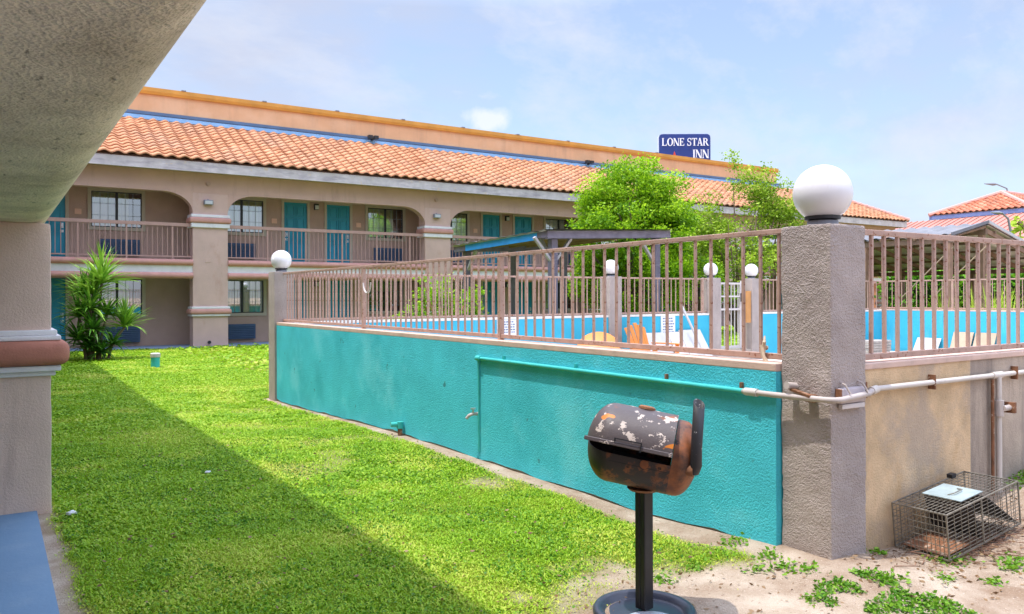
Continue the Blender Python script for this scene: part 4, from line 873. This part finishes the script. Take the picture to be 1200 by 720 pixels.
# ------------------------------------------------------------------ plants and garden structures
def tree(name, label, cat, basept, centers, rad, per, size, mat, r, stem='bark', r0=.12, grp=None, fork=.45, aspect=.5):
    t = thing(name, basept, label, cat, grp); mb = MB(); sel = centers[:: max(1, len(centers) // 26)]
    branches(mb, basept, sel, r0, r, .12, fork); mb.build('trunk', stem, t, smooth=True)
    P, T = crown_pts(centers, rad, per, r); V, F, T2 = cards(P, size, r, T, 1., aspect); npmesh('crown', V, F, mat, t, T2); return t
r = np.random.default_rng(21)
def dome(c, e, n, r, shell=.55):
    u = r.normal(0, 1, (n, 3)); u /= np.linalg.norm(u, axis=1)[:, None]; k = r.uniform(shell, 1, n) ** .7
    return np.array(c) + u * k[:, None] * np.array(e)
def gz_(x, y): return float(g(x, y))
cs = np.concatenate([dome((18.0, 20.2, 3.6), (2.1, 2.1, 1.9), 150, r), dome((18.3, 20.2, 4.9), (1.7, 1.7, 1.3), 110, r, .4), dome((17.0, 20.9, 4.6), (.7, .7, .6), 12, r, .3), dome((19.2, 19.6, 4.5), (.8, .8, .6), 14, r, .3), dome((18, 20.0, 2.2), (2.0, 2.0, 1.3), 90, r)])
tree('bushy_tree', 'dense bright green bushy tree behind the pool, rising before the tiled roof', 'tree', (18.1, 20.3, gz_(18, 20)), cs, r.uniform(.30, .55, len(cs)), 240, .115, 'leaf1', r, r0=.13)
cs = np.concatenate([dome((22.8, 19.6, 3.0), (1.8, 1.8, 1.2), 95, r, .2), dome((23.75, 19.1, 4.8), (1.0, 1.0, 1.15), 75, r, .15), dome((22.0, 20.3, 4.2), (1.05, 1.05, .9), 44, r, .2), dome((21.5, 20.4, 3.4), (1.2, 1.2, 1.1), 60, r, .2), dome((24.6, 18.7, 3.9), (.8, .8, 1.2), 40, r, .2), dome((23.2, 19.5, 5.7), (.7, .7, .6), 20, r, .2), np.array([[22.55, 19.8, 6.3], [22.5, 19.9, 6.75], [22.6, 19.8, 6.6], [23.2, 19.5, 6.3], [23.9, 19.1, 6.1], [24.3, 18.8, 5.8], [21.6, 20.6, 5.2], [21.0, 20.9, 5.3], [23.6, 19.3, 6.25], [22.0, 20.3, 5.3], [20.6, 21.0, 5.0]])])
tree('sparse_tree', 'thin yellow-green tree with open twiggy crown left of biggest globe', 'tree', (22.7, 19.6, gz_(22, 19)), cs, r.uniform(.22, .42, len(cs)), 130, .12, 'leaf2', r, r0=.09, fork=.3)
cs = dome((20.6, 19.6, 1.9), (1.5, 1.2, 1.1), 40, r); tree('garden_shrub', 'leafy green shrub filling the gap under the two trees', 'shrub', (20.6, 19.6, gz_(20, 19)), cs, r.uniform(.3, .5, len(cs)), 150, .11, 'leaf1', r, r0=.05)
cs = np.concatenate([dome((8.95, 17, 1.35), (.65, .5, 1.0), 40, r, .2), dome((9.9, 17.1, 1.35), (.45, .5, .6), 12, r, .2), dome((7.9, 16.9, .9), (.35, .3, .25), 6, r, .2)])
tree('garden_shrub', 'small yellow-green shrub with reddish stems before the motel ground floor, by the pergola post', 'shrub', (9.3, 17, gz_(9, 17)), cs, r.uniform(.2, .34, len(cs)), 190, .10, 'leaf1', r, stem='redstem', r0=.07, fork=.25)
# strap-leaved clump beside the wing
def strap(mb_list, base_, n, L, w, r, up=.5, spread=1.2, tint=.5):
    for i in range(n):
        a = r.uniform(0, 2 * PI); e = r.uniform(up - .75, up + .75); l = L * r.uniform(.7, 1.1); d = np.array([math.cos(a), math.sin(a), 0]); s = np.array([-math.sin(a), math.cos(a), 0]); p = np.array(base_, float); vs = []; seg = 5; droop = r.uniform(.04, .24)
        for k in range(seg + 1):
            ww = w * (1 - (k / seg) ** 2.2) * (.75 if k == 0 else 1) + .003; vs += [p - s * ww / 2 + [0, 0, ww * .15], p - np.array([0, 0, ww * .1]), p + s * ww / 2 + [0, 0, ww * .15]]; p = p + (d * math.cos(e) + np.array([0, 0, math.sin(e)])) * l / seg; e -= droop
        b = np.arange(seg)[:, None] * 3; F = np.concatenate([np.concatenate([b, b + 1, b + 4, b + 3], 1), np.concatenate([b + 1, b + 2, b + 5, b + 4], 1)])
        mb_list.append((np.array(vs), F, np.full(len(vs), np.clip(tint + r.normal(0, .18), 0, 1))))
t = thing('strap_leaf_plant', (2.35, 24.4, -.05), 'tall strap-leaved dracaena clump at left end of the motel lawn', 'plant'); Ls = []; st = MB(); r = np.random.default_rng(31)
heads = [((2.55, 24.3, 2.05), 1.15, 85, .72), ((2.35, 24.4, 1.75), 1.0, 70, .6), ((3.1, 24.2, .85), .85, 85, .7), ((2.25, 24.1, 1.35), .85, 70, .5), ((2.0, 24.3, 1.15), .8, 60, .35), ((2.3, 23.9, .8), .75, 65, .3), ((2.65, 24.1, 1.2), .7, 55, .4), ((1.95, 24.0, .55), .75, 60, .24), ((2.2, 24.0, .35), .65, 60, .22), ((2.8, 24.1, .4), .55, 45, .3), ((2.1, 24.6, 1.7), .8, 50, .45), ((2.5, 23.95, .2), .6, 50, .22)]
for p, L, n, tn in heads:
    strap(Ls, p, n, L, .07, r, .95 if p[2] > 1.6 or tn > .65 else .6, 1.2, tn + .12); st.tube([(2.35 + (p[0] - 2.35) * .45, 24.4 + (p[1] - 24.4) * .4, -.1), (p[0] * .6 + 2.35 * .4, p[1] * .6 + 24.4 * .4, p[2] * .5), p], [.045, .035, .03], 7)
st.build('stem', 'bark', t, smooth=True); V, F, T = merge(Ls); npmesh('leaves', V, F, 'yucca', t, T)
# hedge and bushes right of the pool
r = np.random.default_rng(41)
def hedge(name, label, x0, x1, y0, y1, z0, z1, n, size, mat, cat='hedge'):
    t = thing(name, ((x0 + x1) / 2, (y0 + y1) / 2, z0), label, cat); P = np.stack([r.uniform(x0, x1, n), r.uniform(y0, y1, n), r.uniform(z0, z1, n)], -1)
    sh = .35 * (vnoise(P[:, 1], P[:, 2], 1.3, 8) - .5); P[:, 0] += sh; P[:, 2] += .3 * (vnoise(P[:, 1], P[:, 0], 1.1, 9) - .5)
    cl = vnoise(P[:, 1], P[:, 2], 2.2, 10); V, F, T = cards(P, size, r, .15 + .6 * cl + .2 * r.random(n), 1., .6); npmesh('foliage', V, F, mat, t, T)
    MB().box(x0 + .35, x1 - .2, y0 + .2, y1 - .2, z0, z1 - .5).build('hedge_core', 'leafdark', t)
    return t
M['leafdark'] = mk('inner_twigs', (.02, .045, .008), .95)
hedge('leafy_hedge', 'tall green hedge behind the carport posts, beyond the blue end wall', 32.5, 34, 5, 20.5, 0, 2.9, 32000, .15, 'leaf3')
cs = dome((24.3, 14.6, .9), (.7, .6, .8), 16, r, .2); tree('garden_shrub', 'green shrub just right of the big pillar, behind the blue wall', 'shrub', (24.3, 14.6, 0), cs, r.uniform(.25, .4, 16), 120, .11, 'leaf3', r, r0=.04)
t = thing('dry_grass_clump', (25.2, 13.0, 0), 'pale dry ornamental grass clump under the carport edge', 'plant'); Ls = []
for k in range(6): strap(Ls, (25 + r.normal(0, .3), 13 + r.normal(0, .9), .1), 60, 1.9, .03, r, 1.1, 1, .85)
V, F, T = merge(Ls); npmesh('leaves', V, F, 'leaf2', t, T)
t = thing('stubby_tree', (38, 14.2, 0), 'stubby branched plant with leaf tufts poking above the carport roof', 'tree'); mb = MB(); Ls = []
tips = [(36.6, 16.6, 4.75), (37.2, 15.6, 5.0), (37.3, 15.0, 5.0), (37.8, 13.9, 5.5), (37.6, 14.5, 5.0), (37.9, 13.2, 4.9), (37.0, 16.2, 4.6)]
for p in tips:
    mb.tube([(38, 14.4, .0), (37.8 * .5 + p[0] * .5, 14.4 * .5 + p[1] * .5, 3.4), p], [.16, .12, .09], 8)
    q = np.array(p) + r.normal(0, .16, (34, 3)) * np.array([1, 1, 1.3]) - np.array([0, 0, .12]); Ls.append(cards(q, .32, r, .4 + .5 * r.random(34), 1, .45))
mb.build('trunk', 'bark', t, smooth=True); V, F, T = merge(Ls); npmesh('crown', V, F, 'leaf2', t, T)

# ------------------------------------------------------------------ pergola beyond the back wall
pg = thing('pergola', (13.2, 17.8, .1), 'weathered grey wooden pergola with blue edge board behind the pool', 'pergola')
x0, x1, y0, y1 = 11.17, 15.2, 15.5, 20.1
def rz(x, y): return 3.235 + (x - x0) * .042 - (y - y0) * .028
for x, y in ((11.5, 15.75), (14.9, 15.75), (11.45, 19.85), (14.9, 19.85), (13.0, 19.85)): MB().box(x - .09, x + .09, y - .09, y + .09, -.1, rz(x, y) - .19).build('post', 'wood', pg, bevel=.008, seg=1)
for y in (15.75, 19.85): MB().bar((x0 + .05, y, rz(x0, y) - .10), (x1 - .05, y, rz(x1, y) - .10), .1, .17).build('beam', 'wood', pg)
MB().bar((x0 + .02, y0 + .45, rz(x0, y0 + .45) - .10), (x0 + .02, y1 - .65, rz(x0, y1 - .65) - .10), .04, .17).build('edge_board', 'bluepaint', pg); pg.children[-1]['label'] = 'bright blue painted edge board'
MB().bar((x0 + .02, y1 - .64, rz(x0, y1 - .64) - .1), (x0 + .02, y1, rz(x0, y1) - .1), .04, .15).build('edge_end', 'wood', pg)
MB().bar((x0 + .02, y0, rz(x0, y0) - .08), (x0 + .02, y0 + .44, rz(x0, y0 + .44) - .08), .05, .15).build('edge_end', 'wood', pg)
MB().bar((x0, y0 + .02, rz(x0, y0) - .10), (x1, y0 + .02, rz(x1, y0) - .10), .05, .18).build('front_board', 'wood', pg)
for i in range(6): xx = x0 + .5 + i * (x1 - x0 - 1) / 5; MB().bar((xx, y0 + .06, rz(xx, y0) - .055), (xx, y1, rz(xx, y1) - .055), .05, .08).build('rafter', 'postbrown', pg)
n = 40; vs = []; fs = []
for i in range(n + 1):
    y = y0 - .1 + (y1 - y0 + .2) * i / n; d = .012 * math.sin(i * 1.57)
    vs += [(x0 - .1, y, rz(x0 - .1, y) + d), (x1 + .1, y, rz(x1 + .1, y) + d)]
fs = [(2 * i, 2 * i + 1, 2 * i + 3, 2 * i + 2) for i in range(n)]; MB().add(vs, fs).add([(a, b, c + .02) for a, b, c in vs], fs).build('roof_sheet', 'roofsheet', pg)
for sx, sy in ((-.55, 0), (.55, 0), (0, .5)):
    MB().bar((11.5, 15.75, 2.45), (11.5 + sx, 15.75 + sy, 3.08), .09, .06).build('brace', 'woodpale', pg)
MB().bar((14.9, 15.75, 2.45), (14.4, 15.75, 3.1), .09, .06).build('brace', 'woodpale', pg); MB().bar((11.45, 19.85, 2.35), (11.45, 19.35, 2.95), .09, .06).build('brace', 'woodpale', pg)

# ------------------------------------------------------------------ carport right of the pool
cp = thing('carport', (28, 13, 0), 'open carport with corrugated gable roof on brown posts beyond the end wall', 'carport')
ex, rx_, fx = 24.4, 26.5, 31.6; ez, rz0, fz_ = 3.50, 3.95, 2.72; ya, yb = 12.9, 21.4
def sheet(xa, za, xb, zb, mat, nm, off=0., amp=.03):
    n = int((yb - ya) / .05); vs = []; fs = []
    for i in range(n + 1):
        y = ya + (yb - ya) * i / n; d = amp * math.sin(2 * PI * y / .45) + off; vs += [(xa, y, za + d), (xb, y, zb + d)]
    for i in range(n): fs.append((2 * i, 2 * i + 1, 2 * i + 3, 2 * i + 2))
    return MB().add(vs, fs).build(nm, mat, cp, smooth=True)
sheet(ex, ez, rx_, rz0, 'corr', 'roof_sheet'); sheet(rx_ + .001, rz0, fx, fz_, 'corr', 'roof_sheet'); sheet(ex + .02, ez, rx_, rz0, 'corrunder', 'roof_lining', -.045); sheet(rx_ + .001, rz0, fx - .02, fz_, 'corrunder', 'roof_lining', -.045)
for xx, zz in ((ex + .15, ez - .12), (fx - .15, fz_ - .14), (rx_, rz0 - .24)): MB().box(xx - .06, xx + .06, ya + .05, yb, zz - .13, zz + .03).build('beam', 'beam', cp)
for i in range(5): f = (i + .5) / 5; xx = rx_ + (fx - rx_) * f; zz = rz0 + (fz_ - rz0) * f - .14; MB().box(xx - .04, xx + .04, ya + .02, yb, zz - .06, zz + .02).build('purlin', 'beam', cp)
for y in np.arange(ya + .1, yb, 1.12):
    MB().bar((ex, y, ez - .06), (rx_, y, rz0 - .10), .07, .12).build('rafter', 'postbrown', cp); MB().bar((fx, y, fz_ - .2), (rx_, y, rz0 - .24), .07, .14).build('rafter', 'postbrown', cp)
for xx, zt_ in ((ex + .15, ez), (rx_, rz0 - .12), (fx - .15, fz_)):
    for y in (13.1, 15.9, 18.7, 21.2): MB().box(xx - .08, xx + .08, y - .08, y + .08, -.2, zt_ - .254).build('post', 'postbrown', cp)
MB().bar((rx_, ya - .02, rz0 + .03), (fx + .1, ya - .02, fz_), .03, .10).build('verge_board', 'whitep', cp); MB().bar((rx_, ya - .02, rz0 + .03), (ex - .1, ya - .02, ez), .03, .10).build('verge_board', 'corr', cp)
for y in (14.6, 13.6): MB().bar((ex + .15, y, 1.6), (ex + .15, y - 1.6, 3.1), .05, .02).build('wire_brace', 'ply', cp)
# ------------------------------------------------------------------ beyond: office, lamps, pylon sign
of = thing('office_building', (63, 29, 0), 'pink and red tile roofed building at far right beyond the carport', 'building')
EX, ya, yb, ez = 58., 25.5, 32.4, 7.55; run = 3.45; th2 = math.atan2(1.5, run); vl2 = math.hypot(run, 1.5)
MB().box(EX + .5, EX + 12, ya + .5, yb - .5, 0, 7.3).build('wall', 'offwall', of)
rf = MB().add([(EX, ya, ez - .06), (EX, yb, ez - .06), (EX + run, (ya + yb) / 2, ez + 1.44), (EX + 12, ya, ez - .06), (EX + 12, yb, ez - .06), (EX + 12, (ya + yb) / 2, ez + 1.44)], [(0, 1, 2), (0, 2, 5, 3), (1, 4, 5, 2)]).build('roof', 'walltan', of)
c2, s2 = math.cos(th2), math.sin(th2)
tile_roof('roof_tiles', (EX, ya, ez), (0, 1, 0), (c2, 0, s2), yb - ya, vl2 * .999, .42, 9, 'tilered', rf, lo=lambda v: v * c2, hi=lambda v: yb - ya - v * c2, amp=.06)
tile_roof('roof_tiles', (EX, ya, ez), (1, 0, 0), (0, c2, s2), 12, vl2 * .999, .42, 9, 'tilered', rf, lo=lambda v: v * c2, amp=.06)
h = MB()
for p in ((EX, ya, ez), (EX, yb, ez)): h.tube([p, (EX + run, (ya + yb) / 2, ez + 1.55)], .16, 8)
h.tube([(EX + run, (ya + yb) / 2, ez + 1.55), (EX + 12, (ya + yb) / 2, ez + 1.55)], .16, 8); h.build('ridge_cap', 'rose', rf, smooth=True)
MB().box(EX + .02, EX + .1, ya, yb, ez - .36, ez - .07).build('fascia', 'offblue', of)
m = MB(); m.prism([(EX - .02, 7.15), (EX - .02, 7.05), (EX - 8, 4.3), (EX - 8, 4.4)], 20, 36); m.build('lower_roof', 'pinkmetal', of)
m = MB(); 
for i in range(36): y = 20.2 + i * .45; m.bar((EX - .03, y, 7.17), (EX - 8, y, 4.42), .05, .06)
m.build('roof_seam', 'pinkmetal', of)
MB().box(EX - 7.4, EX + .45, 20.5, 35.5, 0, 4.25).build('lower_wall', 'offwall', of)
def street_lamp(base_, h, arm, lab, head=(1.0, .3)):
    t = thing('street_lamp', base_, lab, 'street lamp', 'grey lamps beyond the roofs'); b = Vector(base_); a = Vector(arm)
    MB().tube([b, b + Vector((0, 0, h * .85)), b + Vector((0, 0, h)) + a * .35, b + Vector((0, 0, h + .25)) + a], [.10, .08, .06, .05], 8).build('pole', 'lampgrey', t, smooth=True)
    e = b + Vector((0, 0, h + .25)) + a; d = a.normalized(); m = MB(); m.tube([e - d * .05, e + d * head[0] * .3, e + d * head[0]], [.06, head[1] * .5, .05], 8); m.v = [(x, y, e.z + (z - e.z) * .6) for x, y, z in m.v]; m.build('lamp_head', 'lampgrey', t, smooth=True)
D1 = (.8367, -.5476)
street_lamp((66.5, 30.6, 0), 9.9, (-1.0, .62, .1), 'grey arm street lamp standing behind the red tile roof peak', (1.0, .42))
street_lamp((46, 21.2, 0), 5.75, (-.42, .28, .06), 'short grey lamp before the left end of the red tile roof', (.6, .3))
t = thing('flood_pole', (46.5, 18.0, 0), 'thin pole with two pale floodlight panels before the red tile roof', 'lamp')
MB().tube([(46.5, 18, 0), (46.5, 18, 6.3)], .05, 8).tube([(46.5, 18, 6.2), (46.1, 18.3, 6.95)], .03, 6).tube([(46.5, 18, 6.2), (46.85, 17.75, 6.7)], .03, 6).build('pole', 'lampgrey', t)
m = MB(); m.bar((46.75, 17.85, 6.55), (47.25, 17.5, 7.15), .12, .5, up=(.4, -.9, .1)); m.build('lamp_panel', 'signedge', t); m = MB(); m.tube([(45.85, 18.5, 6.95), (46.3, 18.2, 7.0)], [.12, .14], 8); m.build('lamp_head', 'lampgrey', t)

# pylon sign: serif letters built as flat solids
def glyph(ch):
    T, t, s = .17, .075, .06                     # thick and thin strokes, serif
    def rect(a, b, c, d): return [(a, c), (b, c), (b, d), (a, d)]
    def stem(x, w, z0=0, z1=1): return [rect(x, x + w, z0, z1), rect(x - s, x + w + s, z0, z0 + .05), rect(x - s, x + w + s, z1 - .05, z1)]
    def arcq(cx, cz, rx, rz, wx, wz, a0, a1, n=12):
        o = []
        for i in range(n):
            p, q = a0 + (a1 - a0) * i / n, a0 + (a1 - a0) * (i + 1) / n
            o.append([(cx + rx * math.cos(p), cz + rz * math.sin(p)), (cx + rx * math.cos(q), cz + rz * math.sin(q)), (cx + (rx - wx) * math.cos(q), cz + (rz - wz) * math.sin(q)), (cx + (rx - wx) * math.cos(p), cz + (rz - wz) * math.sin(p))])
        return o
    if ch == 'L': return stem(.06, T) + [rect(.23, .62, 0, t), [(.55, .0), (.66, .0), (.68, .28), (.63, .28)]], .72
    if ch == 'I': return stem(.08, T), .36
    if ch == 'N': return stem(.06, t) + stem(.68, t) + [[(.02, 1), (.22, 1), (.74, 0), (.56, 0)]], .86
    if ch == 'O': return arcq(.44, .5, .42, .53, T + .02, t, 0, 2 * PI, 28), .90
    if ch == 'E': return stem(.06, T) + [rect(.23, .6, 0, t), rect(.23, .58, 1 - t, 1), rect(.23, .45, .47, .47 + t), [(.54, .0), (.64, .0), (.66, .26), (.61, .26)], [(.53, 1), (.61, 1), (.62, .76), (.57, .76)], rect(.42, .47, .36, .64)], .72
    if ch == 'T': return stem(.28, T) + [rect(.04, .69, 1 - t, 1), [(.0, 1), (.08, 1), (.06, .74), (.01, .74)], [(.65, 1), (.73, 1), (.72, .74), (.67, .74)]], .76
    if ch == 'A': return [[(.32, 1.02), (.44, 1.02), (.74, 0), (.54, 0)], [(.32, 1.02), (.37, .9), (.14, 0), (.06, 0)], rect(.18, .58, .30, .30 + t), rect(-.02, .22, 0, .05), rect(.46, .82, 0, .05)], .82
    if ch == 'R': return stem(.06, T) + arcq(.34, .735, .30, .265, T, t, -PI / 2, PI / 2) + [rect(.2, .36, 1 - t, 1), rect(.2, .36, .47, .47 + t), [(.34, .5), (.48, .5), (.78, 0), (.58, 0)], rect(.56, .84, 0, .05)], .84
    if ch == 'S': return arcq(.32, .745, .27, .275, .11, t, .35, PI, 12) + arcq(.32, .745, .27, .275, .11, .1, PI, PI * 1.5, 8) + arcq(.30, .27, .28, .29, .13, .1, -PI * .02, PI / 2, 8) + arcq(.30, .255, .28, .275, .13, t, -PI * .86, 0, 12) + [rect(.52, .575, .70, 1.0), rect(.02, .075, 0, .32)], .66
    return [], .34
ps = thing('pylon_sign', (51, 50.3, 0), 'tall navy blue motel sign with white lettering above the roof', 'sign', None, -R(33.2))
SW, ST, SD = 4.55, 15.85, .55
corner = .32; pr = [(-SW / 2, 10.6), (SW / 2, 10.6), (SW / 2, ST - corner)] + [(SW / 2 - corner + corner * math.cos(a), ST - corner + corner * math.sin(a)) for a in [PI / 2 * i / 6 for i in range(7)]] + [(-SW / 2 + corner - corner * math.sin(a), ST - corner + corner * math.cos(a)) for a in [PI / 2 * i / 6 for i in range(7)]]
MB().prism(pr, -SD / 2, SD / 2).build('sign_cabinet', 'signedge', ps, local=True)
MB().prism([(x * .985, 13.2 + (z - 13.2) * .985) for x, z in pr], -SD / 2 - .04, -SD / 2 - .002).build('sign_face', 'signblue', ps, local=True)
MB().tube([(0, 0, 0), (0, 0, 10.6)], .3, 14).build('sign_pole', 'signedge', ps, local=True, smooth=True)
def word(txt, right, zb, h, wx):
    wd = sum(glyph(c)[1] for c in txt); x = right - wd * h * wx; m = MB()
    for c in txt:
        polys, adv = glyph(c)
        for j, p in enumerate(polys): yy = -SD / 2 - .045 - .002 * (j % 9); m.prism([(x + a * h * wx, zb + b * h) for a, b in p], yy - .03, -SD / 2 - .041)
        x += adv * h * wx
    return m.build('lettering', 'letter', ps, local=True)
word('LONE STAR', SW / 2 - .16, ST - 1.06, .66, .94); word('INN', SW / 2 - .14, ST - 2.15, .74, .94)
m = MB(); cxs, czs = -.9, ST - 2.1; st5 = []
for i in range(10): a = PI / 2 + PI * i / 5; q = .62 if i % 2 == 0 else .25; st5.append((cxs + q * math.cos(a), czs - .05 + q * math.sin(a)))
m.prism(st5, -SD / 2 - .07, -SD / 2 - .041); M['redpaint'] = mk('red_sign_paint', (.6, .06, .05), .5, .05); m.build('star_emblem', 'redpaint', ps, local=True)

# ------------------------------------------------------------------ camera, sky, sun
cam = bpy.data.cameras.new('camera'); co = bpy.data.objects.new('camera', cam); C.objects.link(co); sc.camera = co
yaw, roll = R(33.2), R(.2); fw = Vector((math.sin(yaw), math.cos(yaw), 0)); r0 = Vector((math.cos(yaw), -math.sin(yaw), 0)); u0 = Vector((0, 0, 1))
rt = r0 * math.cos(roll) - u0 * math.sin(roll); uu = r0 * math.sin(roll) + u0 * math.cos(roll)
mw = Matrix((rt, uu, -fw)).transposed().to_4x4(); mw.translation = Vector((0, 0, 1.65)); co.matrix_world = mw
cam.sensor_fit = 'HORIZONTAL'; cam.sensor_width = 36; cam.lens = 36 * 935 / 1200; cam.shift_y = -12 / 1200; cam.clip_start = .05; cam.clip_end = 6000
SUN = Vector((-.25, .06, 1)).normalized(); el = math.asin(SUN.z); az = math.atan2(SUN.x, SUN.y)
sl = bpy.data.lights.new('sun', 'SUN'); sl.energy = 2.0; sl.angle = R(.53); sl.color = (1, .955, .88); so = bpy.data.objects.new('sun', sl); C.objects.link(so); so.rotation_euler = SUN.to_track_quat('Z', 'Y').to_euler(); so.location = (0, 0, 40)
w = bpy.data.worlds.new('World'); sc.world = w; w.use_nodes = True; nt = w.node_tree; bg = nt.nodes['Background']; bg.inputs['Strength'].default_value = .15
sk = nn(nt, 'ShaderNodeTexSky'); sk.sky_type = 'NISHITA'; sk.sun_disc = False; sk.sun_elevation = el; sk.sun_rotation = az; sk.altitude = 0; sk.air_density = 1.; sk.dust_density = 1.2; sk.ozone_density = 1.6
tc = nn(nt, 'ShaderNodeTexCoord'); mp = nn(nt, 'ShaderNodeMapping'); mp.inputs['Scale'].default_value = (1, 1, 2.6); nt.links.new(tc.outputs['Generated'], mp.inputs['Vector'])
n1 = noise(nt, mp.outputs['Vector'], 2.3, 7, .56); f1 = ramp(nt, n1, .40, .66, .30, .97)
n2 = noise(nt, mp.outputs['Vector'], 9., 6, .55); f2 = ramp(nt, n2, .66, .74, 0., .35)
c1 = mixc(nt, f1, (0, 0, 0), CLOUD := (2.55, 2.75, 3.45)); nt.links.new(sk.outputs[0], c1.node.inputs['A'])
c2_ = mixc(nt, f2, (0, 0, 0), (3.4, 3.6, 4.1)); nt.links.new(c1, c2_.node.inputs['A']); 
mp2 = nn(nt, 'ShaderNodeMapping'); mp2.inputs['Rotation'].default_value = (0, 0, R(25)); mp2.inputs['Scale'].default_value = (1.2, 4.5, 5.); nt.links.new(tc.outputs['Generated'], mp2.inputs['Vector'])
f3 = ramp(nt, noise(nt, mp2.outputs['Vector'], 1.6, 8, .62), .47, .68, 0., .7); c3_ = mixc(nt, f3, (0, 0, 0), (3.35, 3.5, 3.95)); nt.links.new(c2_, c3_.node.inputs['A']); c2_ = c3_
pd = (fw + r0 * ((573 - 600) / 935) + u0 * ((348 - 141) / 935)).normalized(); dn = nn(nt, 'ShaderNodeVectorMath', operation='DISTANCE'); dn.inputs[1].default_value = pd      # one small cumulus over the roof
mp3 = nn(nt, 'ShaderNodeVectorMath', operation='SUBTRACT'); mp3.inputs[1].default_value = pd; nt.links.new(tc.outputs['Generated'], mp3.inputs[0]); mp4 = nn(nt, 'ShaderNodeMapping'); mp4.inputs['Scale'].default_value = (1, 1, 2.1); nt.links.new(mp3.outputs[0], mp4.inputs['Vector'])
ln = nn(nt, 'ShaderNodeVectorMath', operation='LENGTH'); nt.links.new(mp4.outputs[0], ln.inputs[0]); sm = nn(nt, 'ShaderNodeMath', operation='MULTIPLY_ADD'); sm.inputs[1].default_value = .06; nt.links.new(noise(nt, tc.outputs['Generated'], 38, 6, .6), sm.inputs[0]); nt.links.new(ln.outputs['Value'], sm.inputs[2])
f4 = ramp(nt, sm.outputs[0], .040, .066, .7, 0.); c4_ = mixc(nt, f4, (0, 0, 0), (4.1, 4.15, 4.3)); nt.links.new(c2_, c4_.node.inputs['A']); c2_ = c4_
sx = nn(nt, 'ShaderNodeSeparateXYZ'); nt.links.new(tc.outputs['Generated'], sx.inputs[0]); hi_ = ramp(nt, sx.outputs['Z'], .34, .60, .76, 2.6)      # unseen upper sky brightened as added fill light
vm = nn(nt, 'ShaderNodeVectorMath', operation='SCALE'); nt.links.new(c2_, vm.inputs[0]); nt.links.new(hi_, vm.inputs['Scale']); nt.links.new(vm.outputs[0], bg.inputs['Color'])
vs_ = sc.view_settings; vs_.view_transform = 'Standard'; vs_.look = 'None'; vs_.exposure = 1.15; vs_.gamma = 1; vs_.use_curve_mapping = False
sc.cycles.max_bounces = 8; sc.cycles.diffuse_bounces = 4; sc.cycles.transparent_max_bounces = 12; sc.cycles.use_denoising = True
bpy.context.view_layer.update()
